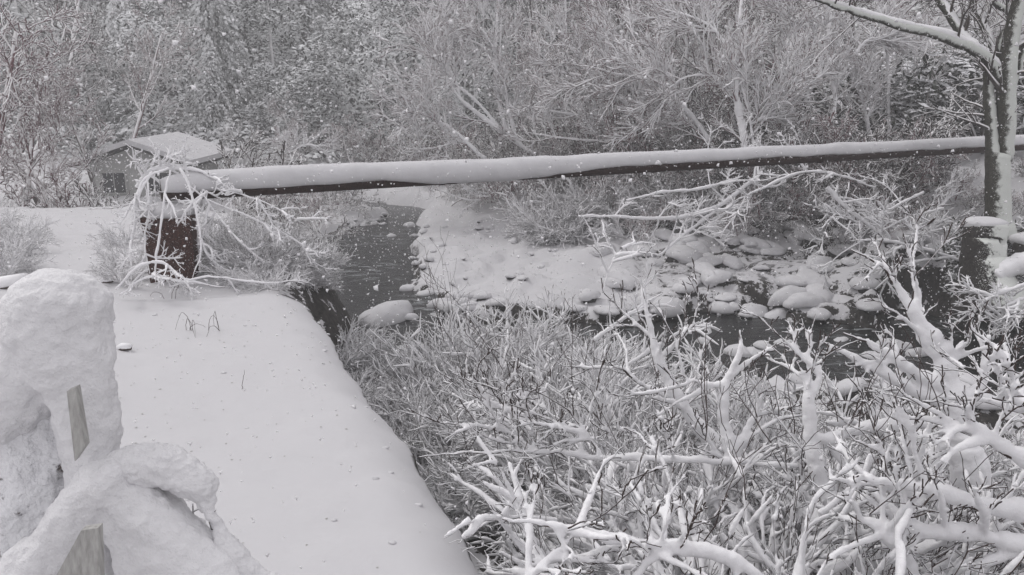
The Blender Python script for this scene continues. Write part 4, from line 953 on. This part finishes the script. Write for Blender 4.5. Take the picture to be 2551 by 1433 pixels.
snowy_branch('snowy_sapling', 'sapling', 'forked snowy stalk left of the spiky tipped stalk',
    [[(1920, 1500, 70), (1880, 1330, 60), (1842, 1236, 52), (1822, 1143, 46), (1800, 1040, 36), (1812, 950, 30), (1845, 870, 22), (1842, 822, 10)], [(1822, 1150, 40), (1870, 1060, 28), (1900, 980, 14)],
     [(1880, 1330, 40), (1950, 1270, 30), (2020, 1240, 12)], [(1812, 960, 24), (1760, 960, 18), (1690, 930, 8)]], 7.8, nb, amount=0.0165, kids=3, seed=63, kidL=(.35, .85), vox=.0175)
snowy_branch('snowy_sapling', 'sapling', 'long pale bough slanting up left from the near shrubs',
    [[(1850, 1180, 46), (1770, 1105, 44), (1690, 1000, 38), (1640, 900, 30), (1620, 820, 24), (1600, 720, 10)], [(1640, 900, 22), (1700, 840, 16), (1740, 800, 6)], [(1690, 1000, 24), (1600, 960, 18), (1530, 900, 6)]], 8.8, nb, amount=0.0150, kids=3, seed=64, kidL=(.35, .85), vox=.0175)
snowy_branch('snowy_bough', 'branch', 'level white bough with upright twigs crossing the thicket beside the embankment',
    [[(1990, 1165, 18), (1800, 1152, 21), (1650, 1148, 22), (1480, 1142, 21), (1400, 1130, 18), (1300, 1126, 14), (1150, 1130, 11), (1040, 1140, 5)], [(1335, 1125, 11), (1325, 1080, 8), (1312, 1025, 5)], [(1300, 1125, 9), (1270, 1090, 7), (1240, 1070, 5)], [(1500, 1140, 13), (1460, 1080, 12), (1410, 1010, 5)]], 7.6, nb, amount=0.0135, kids=8, seed=65, kidL=(.35, .85), vox=.0175)
snowy_branch('snowy_bough', 'branch', 'heavy snow loaded trunk lying along the bottom of the view',
    [[(1250, 1290, 15), (1400, 1315, 31), (1520, 1343, 41), (1700, 1372, 46), (1822, 1400, 48), (1930, 1470, 49)], [(1560, 1470, 30), (1620, 1400, 30), (1700, 1370, 27)], [(1290, 1480, 25), (1360, 1400, 25), (1450, 1320, 10)]], 5.6, nb, amount=0.0195, kids=6, seed=66, kidL=(.35, .85), vox=.0175)
snowy_branch('snowy_bough', 'branch', 'sweeping snow loaded canes filling the bottom right corner',
    [[(2551, 1290, 60), (2400, 1250, 50), (2250, 1210, 36), (2120, 1190, 12)], [(2600, 1180, 60), (2480, 1110, 50), (2400, 1040, 30)], [(2620, 1400, 60), (2450, 1340, 56), (2300, 1330, 44), (2130, 1290, 14)], [(2640, 1080, 40), (2540, 1010, 34), (2470, 990, 14)], [(2300, 1480, 60), (2230, 1360, 50), (2120, 1280, 22)]], 6.2, nb, amount=0.0225, kids=7, seed=67, kidL=(.35, .85), vox=.0175)
snowy_branch('snowy_bough', 'branch', 'slender white bough over the dark water below the stony bar',
    [[(1500, 730, 5), (1515, 680, 6), (1535, 640, 7), (1550, 620, 4)], [(1500, 960, 18), (1580, 900, 15), (1690, 830, 12), (1770, 790, 5)], [(1480, 850, 14), (1560, 790, 12), (1650, 730, 8)]], 13.5, nb, amount=.02, kids=6, seed=68, kidL=(.4, .9))
# bare dark whips rising out of the snow
def whips(n, box, dlo, dhi, L, label, group):
    for i in range(n):
        px, py = nrng.uniform(box[0], box[2]), nrng.uniform(box[1], box[3]); P0 = at_d(px, py, nrng.uniform(dlo, dhi)); out = []
        grow(np.zeros(3), (nrng.normal(0, .5), nrng.normal(0, .3), 1), L * nrng.uniform(.6, 1.3), .0055, 0, [dict(n=6, wig=.12, kids=(2, 4), ang=(.4, .9), len=(.3, .6), rk=.7), dict(n=4, wig=.15, kids=(0, 0))], nrng, out)
        e = empty('bare_whip', tuple(P0), label, 'twig', group); link('twigs', tube_mesh('twigs', [(a, np.maximum(b, .0028)) for a, b, c in out], bark_bare, 4, cap=False), e)
whips(34, (1750, 1000, 2450, 1400), 6.2, 8.0, .7, 'thin dark bare whip sticking out of the near snowy shrubs', 'dark bare whips in the near shrubs')
whips(26, (1050, 850, 1750, 1200), 8.5, 12, .9, 'thin dark bare whip sticking out of the fine thicket', 'dark bare whips in the fine thicket')
whips(5, (1080, 760, 1180, 830), 14, 16, 1.4, 'bare whip rising against the middle bar', 'bare whips against the middle bar')
for P0, lab in [((500, 825), 'bent brown grass stalks poking out of the embankment snow'), ((385, 745), 'tiny dry stalks in the snow below the pier'), ((655, 970), 'small dry stalk alone in the open embankment snow')]:
    x, y, z = hit(*P0); lines = []; g = np.random.default_rng(int(P0[0])); k = {500: 7, 385: 3, 655: 1}[P0[0]]
    for i in range(k):
        a = g.uniform(-.6, .6); h = g.uniform(.1, .35); t = np.linspace(0, 1, 8); s = g.choice([-1, 1]) * g.uniform(.1, .45)
        yw = g.uniform(-1.2, 1.2); tp_ = t ** g.uniform(.6, 1.6); sx_ = s * tp_
        if k == 1: sx_ = s * .15 * t; h = .1
        lines.append((np.stack([sx_ * math.cos(yw) + g.uniform(-.35, .35), sx_ * math.sin(yw), (h * 4 * t * (1 - t) * .9 if k > 1 else .22 * t) - .02], 1) + g.normal(0, .006, (8, 3)), np.linspace(.0042, .002, 8)))
    e = empty('dry_grass', (x, y, z), lab, 'grass'); link('stalk', tube_mesh('stalk', lines, bark_bare, 4, cap=False), e)

# ================================================================== LEFT: SNOWY GRASSES, HOUSE, TREES
hb = at_d(372, 420, 42); hz = ground(hb[0], hb[1])
house = empty('house', (hb[0], hb[1] + 1, hz), 'low grey house with a snow covered gable roof beyond the embankment', 'house')
HW, HD = 4.4, 5.0
eave_z = 2.66 - hz; ridge_z = eave_z + .72
def quadmesh(name, quads, mat):
    V = np.array([p for q in quads for p in q], float); F = np.arange(len(V)).reshape(-1, 4); return mesh_np(name, V, F, mat, smooth=False)
def boxm(name, a, b, mat):
    (x0, y0, z0), (x1, y1, z1) = a, b
    V = np.array([(x0, y0, z0), (x1, y0, z0), (x1, y1, z0), (x0, y1, z0), (x0, y0, z1), (x1, y0, z1), (x1, y1, z1), (x0, y1, z1)], float)
    return mesh_np(name, V, np.array([[3, 2, 1, 0], [4, 5, 6, 7], [0, 1, 5, 4], [1, 2, 6, 5], [2, 3, 7, 6], [3, 0, 4, 7]]), mat, smooth=False)
def prism(name, x0, x1, y0, y1, z0, zr, th, mat, smooth=False):
    """two-slope roof with thickness; ridge runs along y, so the gable faces the camera"""
    xm = (x0 + x1) / 2; sec = [(x0, z0), (xm, zr), (x1, z0), (x1, z0 + th), (xm, zr + th), (x0, z0 + th)]
    V = np.array([(x, y, z) for y in (y0, y1) for x, z in sec], float)
    F4 = [[i, (i + 1) % 6, (i + 1) % 6 + 6, i + 6] for i in range(6)] + [[0, 5, 4, 1], [1, 4, 3, 2], [6, 7, 10, 11], [7, 8, 9, 10]]
    return mesh_np(name, V, np.array(F4), mat, smooth)
link('wall', boxm('wall', (-HW / 2, -HD / 2, -.6), (HW / 2, HD / 2, eave_z), wall_m), house)
xm = 0; V = np.array([(-HW / 2, -HD / 2 + .01, eave_z), (HW / 2, -HD / 2 + .01, eave_z), (0, -HD / 2 + .01, ridge_z), (-HW / 2, HD / 2 - .01, eave_z), (HW / 2, HD / 2 - .01, eave_z), (0, HD / 2 - .01, ridge_z)])
link('gable', mesh_np('gable', V, [np.array([[0, 1, 2], [5, 4, 3]]), np.array([[0, 3, 4, 1], [1, 4, 5, 2], [2, 5, 3, 0]])], wall_m, smooth=False), house)
rf = link('roof', prism('roof', -HW / 2 - .7, HW / 2 + .7, -HD / 2 - .6, HD / 2 + .6, eave_z - .18, ridge_z + .06, .12, rock_m), house)
link('roof_snow', prism('roof_snow', -HW / 2 - .72, HW / 2 + .72, -HD / 2 - .62, HD / 2 + .62, eave_z - .05, ridge_z + .19, .24, snow_dimmed), rf)
for wxx in (-1.1, 1.1):
    wz = eave_z - 1.5; w = link('window', boxm('window', (wxx - .6, -HD / 2 - .05, wz), (wxx + .6, -HD / 2 - .004, wz + 1.1), wall_m), house)
    link('pane', boxm('pane', (wxx - .52, -HD / 2 - .07, wz + .08), (wxx - .03, -HD / 2 - .052, wz + 1.02), glass_m), w)
    link('pane', boxm('pane', (wxx + .03, -HD / 2 - .07, wz + .08), (wxx + .52, -HD / 2 - .052, wz + 1.02), glass_m), w)
for i, (a, b, dd, s) in enumerate([(30, 500, 30, .8), (110, 500, 34, 1.0), (190, 500, 31, .7), (250, 500, 38, .9), (-60, 500, 28, 1.0), (60, 500, 40, 1.1), (150, 500, 27, .45), (260, 500, 27, .3), (330, 480, 50, 1.0), (420, 480, 54, .9)]):
    p = at_d(a, b, dd); plant(btree[i % 4], 'bare_tree', 'tree', 'snowy tree of the hazy group left of the hut', 'trees beyond the embankment on the left', p[0], p[1], ground(p[0], p[1]) - .1, prng.uniform(0, 6), s)
for i in range(16):
    p = at_d(prng.uniform(-60, 340), 500, prng.uniform(24.5, 29)); plant(brush[i % 5], 'bare_shrub', 'shrub', 'snowy hedge shrub along the far end of the open embankment snow', 'hedge shrubs at the far end of the embankment', p[0], p[1], ground(p[0], p[1]) - .1, prng.uniform(0, 6), prng.uniform(.5, .9))

# ================================================================== SNOW-PLASTERED SNAG BESIDE THE CAMERA
SD = 1.9
so = at_d(120, 1433, SD); so[2] = PLAT
snag = empty('snag', tuple(so), 'snow plastered broken tree trunk filling the lower left corner', 'tree trunk')
sg = np.random.default_rng(9)
def loft(P, r, sides, namp, nsc, sx=1.0, sy=1.0, seed=0):
    V, F = tubes([(P, r)], sides)
    ph = seed * 13.7; c = np.repeat(P, sides, axis=0); d = V - c; rr = np.linalg.norm(d, axis=1, keepdims=True) + 1e-9
    nz = vnoise(V[:, 0] * nsc + ph + V[:, 1] * nsc * .6, V[:, 2] * nsc + ph) + .5 * vnoise(V[:, 0] * nsc * 2.6 + ph, V[:, 2] * nsc * 2.6 - V[:, 1] * nsc * 2) + .35 * vnoise(V[:, 0] * nsc * 7, V[:, 2] * nsc * 7 + V[:, 1] * 9)
    return c + d * np.array([sx, sy, 1]) * (1 + 0 * rr) + d / rr * (namp * nz)[:, None], F
def pxl(pts, depth, m): return px_line(pts, depth, n=m)
P, r = pxl([(60, 2400, 330), (70, 1800, 300), (80, 1433, 300), (105, 1250, 300), (110, 1100, 290), (105, 1000, 285)], SD + .12, 40)
V_, F_ = loft(rel(P, so), r, 40, .010, 12); link('bark', fused('bark', V_, F_, .0085, .014, .06, snag_m, .010, smooth=0), snag)
# snow packed over its head, shoulders and right flank: one fused body
parts_ = []
for sd_, depth, m_, pts in [(2, SD - .03, 70, [(240, 1500, 130), (236, 1300, 136), (228, 1150, 146), (205, 1000, 156), (176, 910, 215), (142, 830, 250), (137, 785, 252), (139, 745, 230)]),
                            (3, SD, 40, [(-110, 1150, 90), (-40, 1040, 190), (50, 950, 240), (115, 870, 240), (145, 800, 200)]),
                            (4, SD - .10, 50, [(-60, 1560, 90), (50, 1440, 130), (140, 1350, 125), (220, 1250, 140), (290, 1200, 140), (330, 1190, 70)]),
                            (5, SD - .08, 50, [(620, 1600, 190), (510, 1450, 200), (420, 1350, 180), (330, 1260, 160), (260, 1190, 100)]),
                            (6, SD - .09, 30, [(400, 1560, 140), (360, 1440, 120), (320, 1330, 110), (290, 1250, 120)])]:
    P, r = pxl(pts, depth, m_); parts_.append(loft(rel(P, so), r, 40, .006, 14, seed=sd_))
hc = rel(at_d(140, 775, SD - .03), so); rr_ = 127 / FPX * SD
uu, vv_ = np.meshgrid(np.linspace(0, 2 * np.pi, 48, endpoint=False), np.linspace(0, np.pi, 24)); hv = np.stack([np.sin(vv_) * np.cos(uu), np.sin(vv_) * np.sin(uu), np.cos(vv_) * .80], -1).reshape(-1, 3) * rr_ * 1.0 + hc
a_ = np.arange(23)[:, None] * 48 + np.arange(48)[None]; b_i = np.arange(23)[:, None] * 48 + (np.arange(48)[None] + 1) % 48
parts_.append((hv, [np.stack([a_, a_ + 48, b_i + 48, b_i], -1).reshape(-1, 4)]))
V_, F_ = joined(parts_); link('snow_coat', fused('snow_coat', V_, F_, .0055, .012, .09, snow_crust, .008, smooth=6), snag)
def slat(pts, depth, th, name):
    P = [rel(at_d(a, b, depth), so) for a, b in pts]; off = np.array([0, th, 0]); V = np.array(P + [p + off for p in P]); n = len(P)
    F = [list(range(n))[::-1], [n + i for i in range(n)]]; S = [[i, (i + 1) % n, n + (i + 1) % n, n + i] for i in range(n)]
    link(name, mesh_np(name, V, [np.array(F), np.array(S)], strip_m, smooth=False), snag)
slat([(166, 975), (188, 966), (212, 1112), (186, 1150)], SD - .16, .02, 'splinter')
slat([(120, 1470), (202, 1322), (244, 1316), (250, 1470)], SD - .27, .02, 'splinter')
def cane(label, mains, depth, seed, extra=()):
    o = at_d(mains[0][0][0], mains[0][0][1], depth); e = empty('snowy_cane', tuple(o), label, 'branch', 'snow loaded canes arching from the snag')
    prt = []
    for pts in mains:
        P, r = pxl(pts, depth, 44); prt.append(loft(rel(P, o) + np.array([0, 0, .004]), r * .95, 26, .0045, 22, seed=seed))
        P2, _ = pxl([(a + 6, b + w * .47, w) for a, b, w in pts], depth - .0, 30); link('stem', tube_mesh('stem', [(rel(P2, o), np.full(30, .0045))], bark_near, 8), e)
    V, F = joined(prt); link('snow_coat', fused('snow_coat', V, F, .0040, .009, .05, snow_crust, .006, smooth=3), e)
    for pts in extra:
        P, r = pxl(pts, depth + .02, 16); link('twig', tube_mesh('twig', [(rel(P, o), r)], bark_near, 6), e)
cane('thick rounded arch of snow springing right from the snag', [[(250, 1215, 90), (320, 1172, 118), (400, 1162, 112), (470, 1192, 96), (512, 1232, 66), (530, 1264, 22)], [(500, 1240, 44), (530, 1290, 34), (545, 1320, 30), (560, 1370, 60), (600, 1410, 56), (680, 1470, 60)]], SD - .08, 21,
     [[(440, 1245, 3), (452, 1290, 4), (466, 1340, 4)], [(480, 1255, 4), (482, 1300, 5), (482, 1345, 3)], [(450, 1290, 4), (480, 1275, 4), (510, 1262, 3)], [(515, 1270, 8), (530, 1320, 8)], [(466, 1300, 12), (470, 1310, 12)]])
cane('second snowy cane curving down below the arch', [[(330, 1190, 60), (370, 1240, 72), (420, 1300, 58), (480, 1350, 50), (560, 1400, 60), (660, 1470, 70)]], SD - .05, 22)

# small buried clods and dimples along the left edge
for i, (a, b, w, lab) in enumerate([(20, 720, 60, 'dark log end half buried in snow at the left edge'), (262, 706, 26, 'dark twig stub poking from the snow behind the snag'), (305, 875, 30, 'small twig tuft half buried right of the snag')]):
    x, y, z = hit(a, b); s = w / FPX * y; q = np.array([[-s * .9, .1, -.06], [0, 0, .02], [s * .9, -.05, .05 * s * 6]])
    e = empty('buried_log', (x, y, z), lab, 'log'); link('stem', tube_mesh('stem', [(q, np.array([s * .18, s * .2, s * .16]))], bark_near, 8), e)
    link('snow_coat', tube_mesh('snow_coat', [(q + np.array([0, .02, s * .2]), np.array([s * .28, s * .3, s * .2]))], snow, 10), e)
def specks():
    g = np.random.default_rng(4); V = []; F = []; n = 0
    for i in range(1500):
        if n >= 150: break
        y = g.uniform(4, 12.5); x = g.uniform(-5, 0.3)
        if x > edge_x(y) - .3: continue
        z = ground(x, y); s = g.uniform(.004, .012); b = len(V)
        for k in range(5): V.append((x + s * math.cos(k * 1.257) * g.uniform(.6, 1.6), y + s * math.sin(k * 1.257) * g.uniform(.8, 2), z + .003))
        V.append((x, y, z + s * .8)); F += [(b + k, b + (k + 1) % 5, b + 5) for k in range(5)]; n += 1
    return mesh_np('bark_litter', np.array(V), np.array(F), strip_m)
tag(link('bark_litter', specks()), 'tiny bits of bark scattered on the embankment snow', kind='stuff')

def clumps():
    g = np.random.default_rng(41); parts = []
    import bmesh
    bm = bmesh.new(); bmesh.ops.create_icosphere(bm, subdivisions=2, radius=1); U = np.array([v.co[:] for v in bm.verts]); G = np.array([[v.index for v in f.verts] for f in bm.faces]); bm.free()
    k = 0
    while k < 26:
        y = g.uniform(4.2, 13); x = g.uniform(-5.5, .6); ex = edge_x(y)
        if x > ex - .05: continue
        if g.random() < .5: x = ex - abs(g.normal(0, .35)) - .05
        s_ = g.uniform(.010, .032) * (1.5 if g.random() < .15 else 1)
        Vv = U * (1 + .35 * vnoise(U[:, 0] * 2 + k, U[:, 1] * 2 + U[:, 2])[:, None]) * np.array([1.3, 1, .55]) * s_ + np.array([x, y, ground(x, y) + s_ * .1]); parts.append((Vv, [G])); k += 1
    V, F = joined(parts); return mesh_np('snow_clumps', V, F, snow_dimmed)
tag(link('snow_clumps', clumps()), 'small fallen clumps of snow lying on the embankment', kind='stuff')
# ================================================================== FALLING SNOW AND THE AIR
def flakes():
    g = np.random.default_rng(8); N = 60000
    y = 3.0 + 42 * g.random(N) ** .8; x = g.uniform(-.72, .72, N) * (y + 1); z = g.uniform(0.1, 14, N)
    s = g.uniform(.0040, .0105, N) * (1 + y / 40)
    o = np.array([[1, 1, 1], [-1, -1, 1], [-1, 1, -1], [1, -1, -1]], float) * .85
    rot = g.normal(0, .3, (N, 4, 3))
    V = np.stack([x, y, z], 1)[:, None, :] + (o[None] + rot) * s[:, None, None]
    f = np.array([[0, 1, 2], [0, 3, 1], [1, 3, 2], [2, 3, 0]])
    F = (np.arange(N)[:, None, None] * 4 + f[None]).reshape(-1, 3)
    return mesh_np('falling_snow', V.reshape(-1, 3), F, snow)
tag(link('falling_snow', flakes()), 'snowflakes drifting down through the whole valley', kind='stuff')
hz_m = bpy.data.materials.new('haze'); hz_m.use_nodes = True; n_ = hz_m.node_tree.nodes; n_.remove(n_['Principled BSDF'])
pv = n_.new('ShaderNodeVolumePrincipled'); pv.inputs['Color'].default_value = (.93, .93, .94, 1); pv.inputs['Density'].default_value = .0034; pv.inputs['Anisotropy'].default_value = .2
hz_m.node_tree.links.new(pv.outputs[0], n_['Material Output'].inputs['Volume'])
hm = boxm('haze', (-215, -20, -3), (215, 215, 130), hz_m)
tag(link('haze', hm), 'pale snowfall haze filling the valley', kind='stuff')
print('TRIS', 'objects', len(bpy.data.objects), 'tris', sum(len(m.loops) - 2 * len(m.polygons) for m in bpy.data.meshes), 'conifers', n_con)
